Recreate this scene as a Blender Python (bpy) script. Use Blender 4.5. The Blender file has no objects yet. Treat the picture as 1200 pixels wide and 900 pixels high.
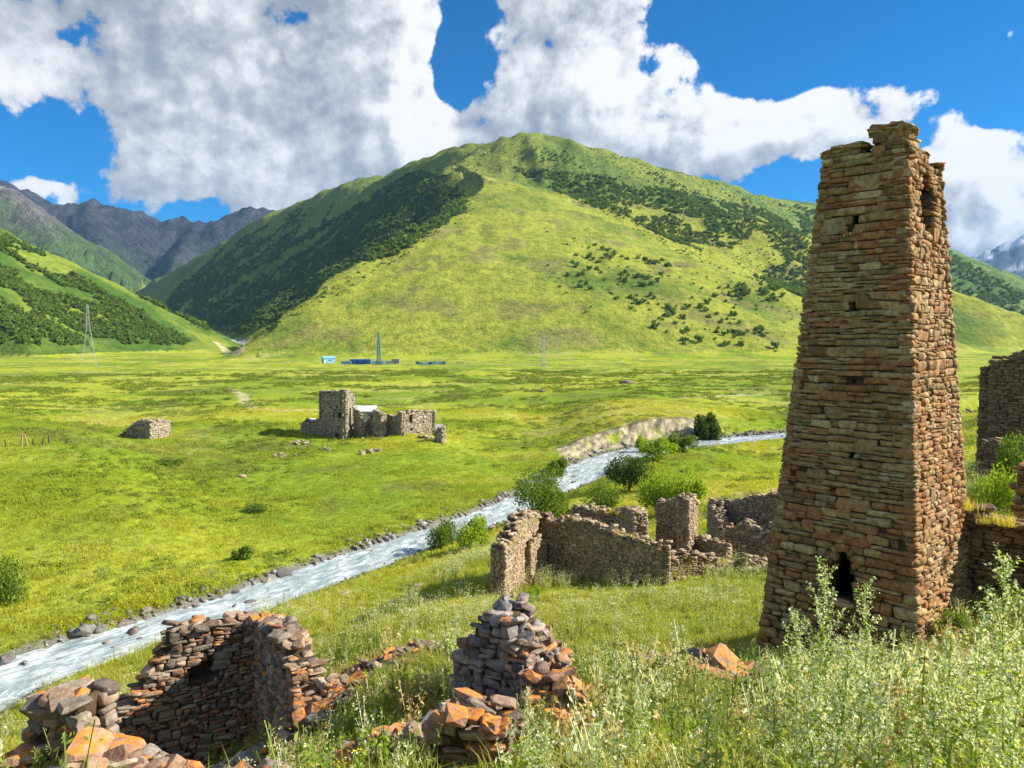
import bpy, bmesh, math, random
import numpy as np
from mathutils import Vector, Matrix, Euler, noise as mnoise

SC = bpy.context.scene
COL = SC.collection
rad = math.radians
random.seed(7)
RNG = np.random.default_rng(7)

# ------------------------------------------------------------------ camera
PITCH = 3.63
F = 867.0
cam_d = bpy.data.cameras.new('camera')
cam = bpy.data.objects.new('camera', cam_d)
COL.objects.link(cam)
cam.location = (0, 0, 0)
cam.rotation_euler = (rad(90 - PITCH), 0, 0)
cam_d.sensor_width = 36.0
cam_d.lens = 36.0 * F / 1200.0
cam_d.clip_start = 0.1
cam_d.clip_end = 40000
SC.camera = cam

# ------------------------------------------------------------------ light
SUN_AZ, SUN_EL = 90.0, 34.0
sun_d = bpy.data.lights.new('sun', 'SUN')
sun_d.energy = 5.0
sun_d.angle = rad(0.5)
sun_d.color = (1.0, 0.93, 0.80)
sun = bpy.data.objects.new('sun', sun_d)
COL.objects.link(sun)
sdir = Vector((math.sin(rad(SUN_AZ)) * math.cos(rad(SUN_EL)), math.cos(rad(SUN_AZ)) * math.cos(rad(SUN_EL)), math.sin(rad(SUN_EL))))
sun.rotation_euler = sdir.to_track_quat('Z', 'Y').to_euler()
SC.view_settings.view_transform = 'Standard'
SC.view_settings.look = 'None'
SC.view_settings.gamma = 1
SC.view_settings.exposure = 1.1
SC.cycles.max_bounces = 6
SC.cycles.diffuse_bounces = 2
SC.cycles.glossy_bounces = 2
SC.cycles.transmission_bounces = 4
SC.cycles.transparent_max_bounces = 6
SC.cycles.volume_bounces = 0
SC.cycles.use_denoising = True


# ------------------------------------------------------------------ pixel <-> world helpers (photo pixels, 1200x900)
_p = rad(PITCH)
_f = np.array([0, math.cos(_p), -math.sin(_p)])
_u = np.array([0, math.sin(_p), math.cos(_p)])


def ray(px, row):
    return _f + (px - 600) / F * np.array([1, 0, 0]) - (row - 450) / F * _u


def W(px, row, y):
    d = ray(px, row)
    return d * (y / d[1])


def WZ(px, row, z):
    d = ray(px, row)
    return d * (z / d[2])


def azel(px, row):
    d = ray(px, row)
    return math.atan2(d[0], d[1]), math.atan2(d[2], math.hypot(d[0], d[1]))


def px_of(p):
    z = p[0] * 0 + float(np.dot(p, _f))
    return 600 + F * p[0] / z, 450 - F * float(np.dot(p, _u)) / z


# ------------------------------------------------------------------ node helpers
class NT:
    def __init__(self, tree):
        self.t = tree
        self.n = tree.nodes
        self.l = tree.links

    def new(self, typ, **kw):
        nd = self.n.new(typ)
        for k, v in kw.items():
            setattr(nd, k, v)
        return nd

    def put(self, sock, v):
        if v is None:
            return
        if isinstance(v, bpy.types.NodeSocket):
            self.l.new(v, sock)
        else:
            if sock.type == 'RGBA' and not hasattr(v, '__len__'):
                v = (v, v, v, 1)
            if sock.type == 'RGBA' and len(v) == 3:
                v = (*v, 1)
            sock.default_value = v

    def math(self, op, a, b=None, c=None, clamp=False):
        nd = self.new('ShaderNodeMath', operation=op, use_clamp=clamp)
        for s, v in zip(nd.inputs, (a, b, c)):
            self.put(s, v)
        return nd.outputs[0]

    def vmath(self, op, a, b=None, out=0):
        nd = self.new('ShaderNodeVectorMath', operation=op)
        self.put(nd.inputs[0], a)
        if b is not None:
            if op == 'SCALE':
                self.put(nd.inputs['Scale'], b)
            else:
                self.put(nd.inputs[1], b)
        return nd.outputs[out]

    def mix(self, f, a, b, blend='MIX', clamp=False):
        nd = self.new('ShaderNodeMix', data_type='RGBA', blend_type=blend, clamp_result=clamp)
        self.put(nd.inputs[0], f)
        self.put(nd.inputs[6], a)
        self.put(nd.inputs[7], b)
        return nd.outputs[2]

    def noise(self, vec, scale, detail=4, rough=0.55, dist=0.0, lac=2.0, color=False):
        nd = self.new('ShaderNodeTexNoise')
        if vec is not None:
            self.put(nd.inputs['Vector'], vec)
        nd.inputs['Scale'].default_value = scale
        nd.inputs['Detail'].default_value = detail
        nd.inputs['Roughness'].default_value = rough
        nd.inputs['Distortion'].default_value = dist
        nd.inputs['Lacunarity'].default_value = lac
        return nd.outputs['Color' if color else 'Fac']

    def sstep(self, v, lo, hi, a=0.0, b=1.0, kind='SMOOTHSTEP'):
        nd = self.new('ShaderNodeMapRange', interpolation_type=kind)
        self.put(nd.inputs[0], v)
        for i, q in enumerate((lo, hi, a, b)):
            self.put(nd.inputs[i + 1], q)
        return nd.outputs[0]

    def ramp(self, f, stops, interp='LINEAR'):
        nd = self.new('ShaderNodeValToRGB')
        self.put(nd.inputs[0], f)
        r = nd.color_ramp
        r.interpolation = interp
        while len(r.elements) < len(stops):
            r.elements.new(0.5)
        for e, (p, c) in zip(r.elements, stops):
            e.position = p
            e.color = (*c, 1)
        return nd.outputs[0]

    def bump(self, h, strength, dist):
        nd = self.new('ShaderNodeBump')
        nd.inputs['Strength'].default_value = strength
        nd.inputs['Distance'].default_value = dist
        self.put(nd.inputs['Height'], h)
        return nd.outputs[0]


def new_mat(name):
    m = bpy.data.materials.new(name)
    m.use_nodes = True
    t = m.node_tree
    for n in list(t.nodes):
        t.nodes.remove(n)
    N = NT(t)
    out = N.new('ShaderNodeOutputMaterial')
    return m, N, out


def principled(N, out, color, rough=0.9, normal=None, spec=0.2, **kw):
    b = N.new('ShaderNodeBsdfPrincipled')
    N.put(b.inputs['Base Color'], color)
    N.put(b.inputs['Roughness'], rough)
    N.put(b.inputs['Specular IOR Level'], spec)
    if normal is not None:
        N.put(b.inputs['Normal'], normal)
    for k, v in kw.items():
        N.put(b.inputs[k], v)
    N.l.new(b.outputs[0], out.inputs[0])
    return b


# ------------------------------------------------------------------ world: Nishita sky with cumulus clouds
world = bpy.data.worlds.new("World")
SC.world = world
world.use_nodes = True
wt = world.node_tree
for n in list(wt.nodes):
    wt.nodes.remove(n)


def cloud_group():
    g = bpy.data.node_groups.new('cloud_density', 'ShaderNodeTree')
    g.interface.new_socket('Vector', in_out='INPUT', socket_type='NodeSocketVector')
    g.interface.new_socket('Density', in_out='OUTPUT', socket_type='NodeSocketFloat')
    g.interface.new_socket('Body', in_out='OUTPUT', socket_type='NodeSocketFloat')
    g.interface.new_socket('Billow', in_out='OUTPUT', socket_type='NodeSocketFloat')
    N = NT(g)
    gi = N.new('NodeGroupInput')
    go = N.new('NodeGroupOutput')
    d = N.vmath('NORMALIZE', gi.outputs[0])
    warp = N.noise(d, 5.0, 3, 0.5, color=True)
    wv = N.vmath('SCALE', N.vmath('SUBTRACT', warp, (0.5, 0.5, 0.5)), 0.13)
    dw = N.vmath('ADD', d, wv)
    sep = N.new('ShaderNodeSeparateXYZ')
    N.l.new(dw, sep.inputs[0])
    az = N.math('ARCTAN2', sep.outputs[0], sep.outputs[1])
    el = N.math('ARCSINE', sep.outputs[2])
    # (px, row, rx, ry, weight): where each cloud bank stands in the sky
    blobs = [(290, 80, 240, 115, 1.2), (80, 40, 150, 80, .85), (330, 170, 180, 70, 1.0), (455, 60, 75, 110, .8), (170, 185, 85, 38, .72),
             (520, 185, 120, 50, .9), (645, 95, 80, 105, 0.95), (720, 60, 60, 85, 0.85), (690, 150, 110, 70, .9), (795, 180, 62, 40, 0.8),
             (880, 188, 52, 30, .85), (925, 165, 52, 26, .75), (1015, 130, 52, 28, .95), (965, 150, 46, 20, .7),
             (1135, 172, 52, 30, .95), (1120, 222, 30, 48, .85), (1165, 262, 62, 34, .9), (1215, 235, 40, 30, .7),
             (28, 212, 32, 10, .75), (808, 100, 22, 40, .5), (1290, 250, 90, 60, .8), (100, -130, 420, 90, 0.9), (700, -60, 120, 60, .5)]
    acc = None
    for px, row, rx, ry, wgt in blobs:
        a, e = azel(px, row)
        x = N.math('MULTIPLY', N.math('SUBTRACT', az, a), F / rx)
        y = N.math('MULTIPLY', N.math('SUBTRACT', el, e), F / ry)
        r2 = N.math('ADD', N.math('MULTIPLY', x, x), N.math('MULTIPLY', y, y))
        v = N.math('MULTIPLY', N.math('EXPONENT', N.math('MULTIPLY', r2, -0.9)), wgt)
        acc = v if acc is None else N.math('MAXIMUM', N.math('MAXIMUM', acc, v), N.math('MULTIPLY', N.math('ADD', acc, v), 0.82))
    # clear gaps
    for px, row, rx, ry, wgt in [(548, 45, 38, 75, .9), (50, 168, 80, 34, .8), (215, 232, 50, 20, .6), (12, 95, 30, 40, .4), (672, 24, 20, 9, .35), (765, 95, 14, 26, .3),
                                 (880, 60, 110, 70, .6), (930, 225, 60, 22, .7), (1065, 190, 24, 40, .4), (1165, 212, 26, 12, .5)]:
        a, e = azel(px, row)
        x = N.math('MULTIPLY', N.math('SUBTRACT', az, a), F / rx)
        y = N.math('MULTIPLY', N.math('SUBTRACT', el, e), F / ry)
        r2 = N.math('ADD', N.math('MULTIPLY', x, x), N.math('MULTIPLY', y, y))
        acc = N.math('SUBTRACT', acc, N.math('MULTIPLY', N.math('EXPONENT', N.math('MULTIPLY', r2, -1.0)), wgt))
    # the same kind of broken cloud goes on round the rest of the sky
    far = N.math('MULTIPLY', N.sstep(N.math('ABSOLUTE', az), 0.85, 1.4), N.sstep(N.noise(d, 2.2, 2, .5), .45, .62))
    high = N.math('MULTIPLY', N.sstep(el, 0.75, 1.0), N.sstep(N.noise(d, 2.6, 2, .5), .45, .62))
    acc = N.math('MAXIMUM', acc, N.math('MULTIPLY', N.math('MAXIMUM', far, high), 0.8))
    acc = N.math('SUBTRACT', acc, N.math('MULTIPLY', N.math('MAXIMUM', N.math('SUBTRACT', acc, 0.64), 0.0), 0.72))
    n1 = N.noise(d, 9.0, 7, 0.62)
    n2 = N.noise(d, 24.0, 6, 0.6)
    def puff(sc, vec):
        v = N.new('ShaderNodeTexVoronoi', feature='F1')
        N.l.new(vec, v.inputs['Vector'])
        v.inputs['Scale'].default_value = sc
        return N.math('SUBTRACT', 0.42, v.outputs['Distance'])
    w2 = N.noise(d, 22.0, 3, 0.6, color=True)
    dv = N.vmath('ADD', d, N.vmath('SCALE', N.vmath('SUBTRACT', w2, (0.5, 0.5, 0.5)), 0.035))
    nn = N.math('ADD', N.math('MULTIPLY', N.math('SUBTRACT', n1, 0.5), 1.75), N.math('MULTIPLY', N.math('SUBTRACT', n2, 0.5), 0.7))
    nn = N.math('ADD', nn, N.math('ADD', N.math('MULTIPLY', puff(11.0, dv), 0.42), N.math('MULTIPLY', puff(30.0, dv), 0.26)))
    dens = N.math('SUBTRACT', N.math('ADD', acc, nn), 0.24)
    N.l.new(dens, go.inputs[0])
    N.l.new(acc, go.inputs[1])
    N.l.new(N.math('ADD', nn, N.math('MULTIPLY', acc, 0.30)), go.inputs[2])
    return g


def build_world():
    N = NT(wt)
    out = N.new('ShaderNodeOutputWorld')
    tc = N.new('ShaderNodeTexCoord')
    d = tc.outputs['Generated']
    sky = N.new('ShaderNodeTexSky', sky_type='NISHITA')
    sky.sun_disc = False
    sky.sun_elevation = rad(SUN_EL)
    sky.sun_rotation = rad(SUN_AZ)
    sky.altitude = 2200
    sky.air_density = 1.0
    sky.dust_density = 0.15
    sky.ozone_density = 3.5
    hs = N.new('ShaderNodeHueSaturation')
    hs.inputs['Saturation'].default_value = 3.0
    N.l.new(sky.outputs[0], hs.inputs['Color'])
    bg = N.new('ShaderNodeBackground')
    N.l.new(hs.outputs[0], bg.inputs[0])
    bg.inputs[1].default_value = 0.072
    grp = cloud_group()
    g1 = N.new('ShaderNodeGroup')
    g1.node_tree = grp
    N.l.new(d, g1.inputs[0])
    g2 = N.new('ShaderNodeGroup')
    g2.node_tree = grp
    N.l.new(N.vmath('ADD', d, (0.015, 0.0, 0.017)), g2.inputs[0])
    g3 = N.new('ShaderNodeGroup')
    g3.node_tree = grp
    N.l.new(N.vmath('ADD', d, (0.060, 0.0, 0.060)), g3.inputs[0])
    dens = g1.outputs[0]
    alpha = N.sstep(dens, 0.0, 0.17)
    lit = N.math('SUBTRACT', g1.outputs[2], g2.outputs[2])
    lit2 = N.math('SUBTRACT', g1.outputs[2], g3.outputs[2])
    L = N.math('ADD', N.math('MULTIPLY', lit, 0.85), N.math('MULTIPLY', lit2, 0.62))
    thick = N.sstep(g3.outputs[1], 0.25, 0.80)
    L = N.math('MULTIPLY', L, N.math('SUBTRACT', 1.0, N.math('MULTIPLY', thick, 0.25)))
    b = N.math('SUBTRACT', N.math('ADD', 0.84, L), N.math('MULTIPLY', thick, 0.26), clamp=True)
    colr = N.ramp(b, [(0.0, (0.24, 0.29, 0.36)), (0.35, (0.36, 0.40, 0.46)), (0.6, (0.56, 0.59, 0.63)), (0.82, (0.80, 0.82, 0.85)), (1.0, (0.97, 0.97, 0.97))])
    cb = N.new('ShaderNodeBackground')
    N.l.new(colr, cb.inputs[0])
    cb.inputs[1].default_value = 0.50
    mx = N.new('ShaderNodeMixShader')
    N.l.new(alpha, mx.inputs[0])
    N.l.new(bg.outputs[0], mx.inputs[1])
    N.l.new(cb.outputs[0], mx.inputs[2])
    N.l.new(mx.outputs[0], out.inputs[0])


build_world()


# ------------------------------------------------------------------ tagging and mesh helpers
def tag(o, label=None, cat=None, group=None, kind=None):
    if label:
        o['label'] = label
    if cat:
        o['category'] = cat
    if group:
        o['group'] = group
    if kind:
        o['kind'] = kind
    return o


def empty(name, loc=(0, 0, 0), label=None, cat=None, group=None, rz=0.0):
    o = bpy.data.objects.new(name, None)
    o.empty_display_size = 0.3
    COL.objects.link(o)
    o.location = loc
    o.rotation_euler = (0, 0, rz)
    return tag(o, label, cat, group)


def link(name, me, mat=None, parent=None, smooth=False):
    o = bpy.data.objects.new(name, me)
    COL.objects.link(o)
    if mat is not None and not me.materials:
        me.materials.append(mat)
    if parent is not None:
        o.parent = parent
    if smooth:
        me.shade_smooth()
    return o


def np_mesh(name, verts, faces=None, quads=None, tris=None):
    """verts (n,3); quads (m,4) and/or tris (k,3)."""
    me = bpy.data.meshes.new(name)
    verts = np.asarray(verts, dtype=np.float32)
    me.vertices.add(len(verts))
    me.vertices.foreach_set('co', verts.ravel())
    loops = []
    starts = []
    s = 0
    if quads is not None and len(quads):
        q = np.asarray(quads, dtype=np.int32)
        loops.append(q.ravel())
        starts.append(np.arange(len(q)) * 4)
        s = len(q) * 4
    if tris is not None and len(tris):
        q = np.asarray(tris, dtype=np.int32)
        loops.append(q.ravel())
        starts.append(s + np.arange(len(q)) * 3)
    if loops:
        lo = np.concatenate(loops).astype(np.int32)
        st = np.concatenate(starts).astype(np.int32)
        me.loops.add(len(lo))
        me.loops.foreach_set('vertex_index', lo)
        me.polygons.add(len(st))
        me.polygons.foreach_set('loop_start', st)
        me.update(calc_edges=True)
        me.validate()
    return me


def color_attr(me, name, cols):
    a = me.color_attributes.new(name, 'FLOAT_COLOR', 'POINT')
    c = np.ones((len(cols), 4), dtype=np.float32)
    c[:, :3] = cols
    a.data.foreach_set('color', c.ravel())


# ------------------------------------------------------------------ numpy noise
_perm = np.random.default_rng(3).permutation(1024).astype(np.int64)
_ang = np.random.default_rng(4).random(1024) * 2 * np.pi
_gx, _gy = np.cos(_ang), np.sin(_ang)


def pnoise(x, y):
    xi = np.floor(x).astype(np.int64)
    yi = np.floor(y).astype(np.int64)
    xf, yf = x - xi, y - yi
    u = xf * xf * xf * (xf * (xf * 6 - 15) + 10)
    v = yf * yf * yf * (yf * (yf * 6 - 15) + 10)

    def g(ix, iy, dx, dy):
        h = _perm[(_perm[ix & 1023] + iy) & 1023]
        return _gx[h] * dx + _gy[h] * dy
    a = g(xi, yi, xf, yf)
    b = g(xi + 1, yi, xf - 1, yf)
    c = g(xi, yi + 1, xf, yf - 1)
    d = g(xi + 1, yi + 1, xf - 1, yf - 1)
    return (a * (1 - u) + b * u) * (1 - v) + (c * (1 - u) + d * u) * v


def fbm(x, y, scale, octs=4, gain=0.5, seed=0.0, ridged=False):
    s = np.zeros_like(x)
    amp, f = 1.0, 1.0 / scale
    for i in range(octs):
        n = pnoise(x * f + seed + i * 17.3, y * f - seed * 1.7 + i * 9.1)
        if ridged:
            n = 0.36 - np.abs(n) * 1.6
        s += n * amp
        amp *= gain
        f *= 2.03
    return s


def sm(x, lo, hi):
    t = np.clip((x - lo) / (hi - lo), 0, 1)
    return t * t * (3 - 2 * t)


# ------------------------------------------------------------------ terrain
# river: far bank and near bank as the photo shows them, laid on the water level
RIV = [(-420, 1010, 1150, -24.9), (-150, 838, 935, -24.6), (0, 776, 822, -24.4), (60, 757, 800, -24.3), (130, 738, 779, -24.2), (200, 719, 757, -24.1),
       (265, 698, 734, -24.0), (330, 676, 708, -23.9), (400, 652, 681, -23.8), (470, 630, 656, -23.6), (540, 607, 632, -23.5),
       (590, 588, 612, -23.4), (630, 567, 592, -23.3), (670, 547, 577, -23.2), (705, 533, 558, -23.1), (745, 524, 543, -23.0),
       (800, 517, 530, -22.9), (860, 512, 521, -22.8), (925, 507, 515, -22.7), (1010, 500, 507, -22.5), (1140, 487, 493, -22.2), (1400, 462, 468, -21.5)]
_RA = np.array([WZ(p, a, z) for p, a, b, z in RIV])
_RB = np.array([WZ(p, b, z) for p, a, b, z in RIV])
_RC = (_RA + _RB) / 2
_seg = np.hypot(*np.diff(_RC[:, :2], axis=0).T)
_S = np.concatenate([[0], np.cumsum(_seg)])
RS = np.linspace(0, _S[-1], 420)
RC = np.stack([np.interp(RS, _S, _RC[:, k]) for k in range(3)], 1)
for _ in range(6):
    RC[1:-1] = (RC[:-2] + RC[1:-1] * 2 + RC[2:]) / 4
RT = np.gradient(RC[:, :2], axis=0)
RT /= np.linalg.norm(RT, axis=1)[:, None]
RN = np.stack([-RT[:, 1], RT[:, 0]], 1)   # towards the far (left) bank
_tw = np.gradient(_RC[:, :2], axis=0)
_tw /= np.linalg.norm(_tw, axis=1)[:, None]
_hw = np.abs(((_RA - _RB)[:, 0] * -_tw[:, 1] + (_RA - _RB)[:, 1] * _tw[:, 0])) / 2
RW = np.interp(RS, _S, np.clip(_hw, 1.6, 9))
RW = np.convolve(np.pad(RW, 6, 'edge'), np.ones(13) / 13, 'valid')


def river_info(x, y):
    """signed distance to the river's centre (plus = far side), half width, water level"""
    sh = x.shape
    x = x.ravel()
    y = y.ravel()
    best = np.full(x.shape, 1e9)
    sd = np.zeros_like(x)
    hw = np.zeros_like(x)
    zz = np.zeros_like(x)
    m = np.hypot(x, y) < 420
    xs, ys = x[m], y[m]
    b = np.full(xs.shape, 1e9)
    ix = np.zeros(xs.shape, dtype=int)
    if 0 < xs.size < 4000:
        D2 = (xs[:, None] - RC[None, ::2, 0]) ** 2 + (ys[:, None] - RC[None, ::2, 1]) ** 2
        j = D2.argmin(1)
        b, ix = D2[np.arange(xs.size), j], j * 2
    for i in range(0, len(RC) if xs.size >= 4000 else 0, 2):
        d = (xs - RC[i, 0]) ** 2 + (ys - RC[i, 1]) ** 2
        k = d < b
        b[k] = d[k]
        ix[k] = i
    dn = (xs - RC[ix, 0]) * RN[ix, 0] + (ys - RC[ix, 1]) * RN[ix, 1]
    dist = np.where(np.abs(dn) > np.sqrt(b) * 0.5, np.sign(dn) * np.sqrt(np.maximum(b, dn * dn)), dn)
    dist = np.where(np.sqrt(b) < 25, dn, dist)
    sd[:] = 1e3
    sd[m] = dist
    hw[m] = RW[ix]
    zz[m] = RC[ix, 2]
    return sd.reshape(sh), hw.reshape(sh), zz.reshape(sh)


# control points of the near ground: (x, y, z)
CP = [(0, 0, -1.7), (-3, 0, -2.1), (3, 0, -1.5), (0, -12, -0.5), (-25, -12, -8), (25, -12, 2), (-25, 5, -10), (25, 8, -1.5), (-60, 0, -22), (60, 10, 2),
      (2.3, 4, -2.75), (0, 4.5, -3.3), (-3, 5, -4.0), (6, 6.5, -3.45), (5, 10, -5.5), (9, 13, -6.65), (2.0, 9, -5.2), (-1.0, 10.3, -6.2), (-6, 9.6, -5.9), (-10, 9, -7.5),
      (0, 12.5, -6.65), (-2.6, 13.3, -7.2), (-5.2, 13.4, -9.0), (11.3, 19.6, -8.75), (8.1, 23.66, -10.75), (6.8, 21.6, -10.2), (5.2, 23.0, -11.2), (15.5, 24.5, -8.7), (15, 17, -7.2), (22, 24, -7.2), (20, 16, -4.5),
      (5, 16, -7.7), (8, 17, -8.3), (-2.2, 17, -7.5), (2, 17.5, -8.1), (-6.2, 17.2, -10.0), (-9.5, 15.5, -10.6), (-4.2, 17.5, -8.3), (-13, 15, -12), (-8, 20, -12.2),
      (0, 23.5, -11.8), (4, 25.5, -12.1), (-6, 24, -13.0), (1, 28, -12.9), (8.5, 30, -12.2), (-18, 24, -15.5),
      tuple(W(450, 740, 33)), tuple(W(700, 740, 31.5)), tuple(W(850, 715, 34)), tuple(W(600, 702, 42)), tuple(W(690, 692, 44)), tuple(W(880, 672, 45)),
      (27, 45, -9.2), (33, 52, -9.5), (24, 36, -9.4), (40, 40, -6), (17, 34, -11.2),
      tuple(W(850, 562, 104)), tuple(W(900, 542, 130)), tuple(W(760, 600, 85)), tuple(W(560, 660, 56)), tuple(W(480, 684, 56)), tuple(W(400, 700, 59)), tuple(W(520, 655, 70)),
      tuple(W(640, 640, 62)), tuple(W(0, 862, 36)), tuple(W(110, 820, 40)), tuple(W(400, 768, 37)), tuple(W(-200, 900, 36)), tuple(W(300, 745, 47)),
      tuple(W(0, 740, 58)), tuple(W(100, 700, 64)), tuple(W(0, 610, 84)), tuple(W(0, 514, 118)), tuple(W(90, 513, 122)), tuple(W(150, 545, 110)), tuple(W(230, 600, 97)),
      tuple(W(-150, 520, 110)), tuple(W(150, 512, 150)), tuple(W(300, 655, 76)), tuple(W(300, 570, 112)), tuple(W(400, 517, 150)), tuple(W(470, 512, 152)), tuple(W(440, 545, 126)),
      tuple(W(350, 508, 155)), tuple(W(500, 590, 100)), tuple(W(600, 525, 148)), tuple(W(650, 500, 182)), tuple(W(700, 481, 186)), tuple(W(850, 486, 188)), tuple(W(760, 489, 168)),
      tuple(W(600, 480, 208)), tuple(W(400, 482, 208)), tuple(W(200, 500, 162)), tuple(W(100, 452, 310)), tuple(W(300, 448, 310)), tuple(W(600, 452, 310)), tuple(W(900, 450, 310)),
      tuple(W(1150, 452, 280)), tuple(W(1160, 520, 95)), tuple(W(1300, 500, 80)), tuple(W(-100, 455, 280)), (0, 420, -19), (-200, 400, -18.5), (200, 400, -18), (-200, 200, -18), (-160, 100, -19),
      (190, 160, -14), (120, 80, -8), (-330, 250, -15), (330, 250, -12)]
CP = np.array(CP, dtype=float)


def _tps_k(r2):
    return np.where(r2 > 1e-12, 0.5 * r2 * np.log(np.maximum(r2, 1e-12)), 0.0)


# distances are compressed so that near and far control points weigh alike
def _warp(x, y):
    r = np.hypot(x, y + 4) + 1e-6
    k = np.log1p(r / 12.0) / r * 12.0
    return x * k / 10.0, (y + 4) * k / 10.0


_wx, _wy = _warp(CP[:, 0], CP[:, 1])
_n = len(CP)
_K = _tps_k((_wx[:, None] - _wx[None]) ** 2 + (_wy[:, None] - _wy[None]) ** 2) + np.eye(_n) * 0.0006
_P = np.stack([np.ones(_n), _wx, _wy], 1)
_A = np.block([[_K, _P], [_P.T, np.zeros((3, 3))]])
_sol = np.linalg.solve(_A, np.concatenate([CP[:, 2], np.zeros(3)]))


def near_height(x, y):
    wx, wy = _warp(x, y)
    s = _sol[_n] + _sol[_n + 1] * wx + _sol[_n + 2] * wy
    if wx.ndim == 1 and wx.size < 4000:
        return s + _tps_k((wx[:, None] - _wx) ** 2 + (wy[:, None] - _wy) ** 2) @ _sol[:_n]
    for i in range(_n):
        s = s + _sol[i] * _tps_k((wx - _wx[i]) ** 2 + (wy - _wy[i]) ** 2)
    return s


# ridges: (list of world points, slope on the left of the travel direction, slope on the right, region)
def rl(pts):
    return np.array([W(*p) for p in pts])


RIDGES = [
    (rl([(130, 362, 3100), (200, 325, 2900), (260, 291, 2650), (340, 247, 2350), (430, 212, 2100), (470, 206, 1980), (510, 187, 1840), (560, 170, 1700), (610, 161, 1650)]), .75, 1.05, 1, 90, .62),
    (rl([(610, 161, 1650), (650, 163, 1660), (690, 173, 1700), (750, 193, 1800), (810, 211, 1950), (870, 229, 2150), (950, 243, 2350)]), .70, .66, 1, 90, .55),
    (rl([(590, 165, 1640), (535, 193, 1500), (552, 222, 1350), (558, 244, 1240), (500, 285, 1080), (440, 325, 930), (385, 353, 830), (335, 374, 740), (290, 406, 650)]), .42, .95, 1),
    (rl([(558, 244, 1240), (620, 262, 1180), (700, 280, 1110), (780, 300, 1050), (860, 325, 990), (945, 352, 930), (1060, 388, 880), (1150, 410, 860)]), .70, .37, 1),
    (rl([(455, 220, 2000), (425, 245, 1900), (385, 275, 1850), (330, 312, 1850), (270, 352, 1900), (235, 385, 1950)]), 1.15, .6, 1),
    (rl([(640, 165, 1640), (690, 205, 1520), (750, 240, 1420), (810, 268, 1350)]), .6, .6, 1),
    (rl([(760, 198, 1800), (820, 240, 1640), (880, 280, 1500), (935, 312, 1400)]), .6, .6, 1),
    (rl([(880, 240, 2700), (930, 243, 2600), (1000, 262, 2500), (1060, 283, 2400), (1130, 318, 2200), (1200, 360, 2000), (1290, 396, 1800)]), .55, .45, 2),
    (rl([(860, 236, 3300), (900, 234, 3300), (960, 240, 3200), (1040, 290, 3000)]), .55, .45, 2),
    (rl([(-260, 150, 850), (-120, 210, 950), (0, 269, 1020), (60, 301, 1060), (130, 345, 1110), (180, 369, 1150), (222, 396, 1200)]), .6, .56, 3),
    (rl([(-60, 305, 800), (20, 352, 850), (90, 398, 880)]), .6, .5, 3),
    (rl([(-150, 150, 3200), (-40, 205, 3100), (0, 222, 3050), (30, 245, 3000), (60, 268, 2950), (100, 305, 2900), (140, 340, 2850), (180, 365, 2850)]), .7, .8, 4),
    (rl([(-200, 150, 5600), (-40, 190, 5200), (0, 204, 5000), (14, 219, 5000), (30, 217, 5000), (60, 231, 5000), (105, 236, 5000), (128, 233, 5000), (165, 242, 5000), (190, 254, 5050), (212, 248, 5050), (232, 259, 5050), (255, 247, 5100), (290, 236, 5150), (330, 241, 5200), (400, 230, 5300)]) - np.array([0, 0, 38.]), .75, .62, 5),
    (rl([(232, 258, 5050), (210, 300, 4300), (190, 345, 3700)]), .8, .8, 5),
    (rl([(105, 236, 5000), (120, 290, 4200), (150, 340, 3600)]), .8, .8, 5),
    (rl([(1060, 350, 9000), (1110, 320, 9000), (1140, 301, 9000), (1165, 287, 9000), (1200, 272, 9000), (1300, 235, 9000), (1400, 220, 9000)]) - np.array([0, 0, 70.]), .5, .5, 6),
]


_bi = int(np.argmin(np.hypot(RC[:, 0] - W(735, 505, 160)[0], RC[:, 1] - W(735, 505, 160)[1])))
BT_ = RT[_bi]


def plain(x, y):
    r = np.hypot(x, y)
    return -18.8 + np.clip(r - 300, 0, 3000) * 0.0009


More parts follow.
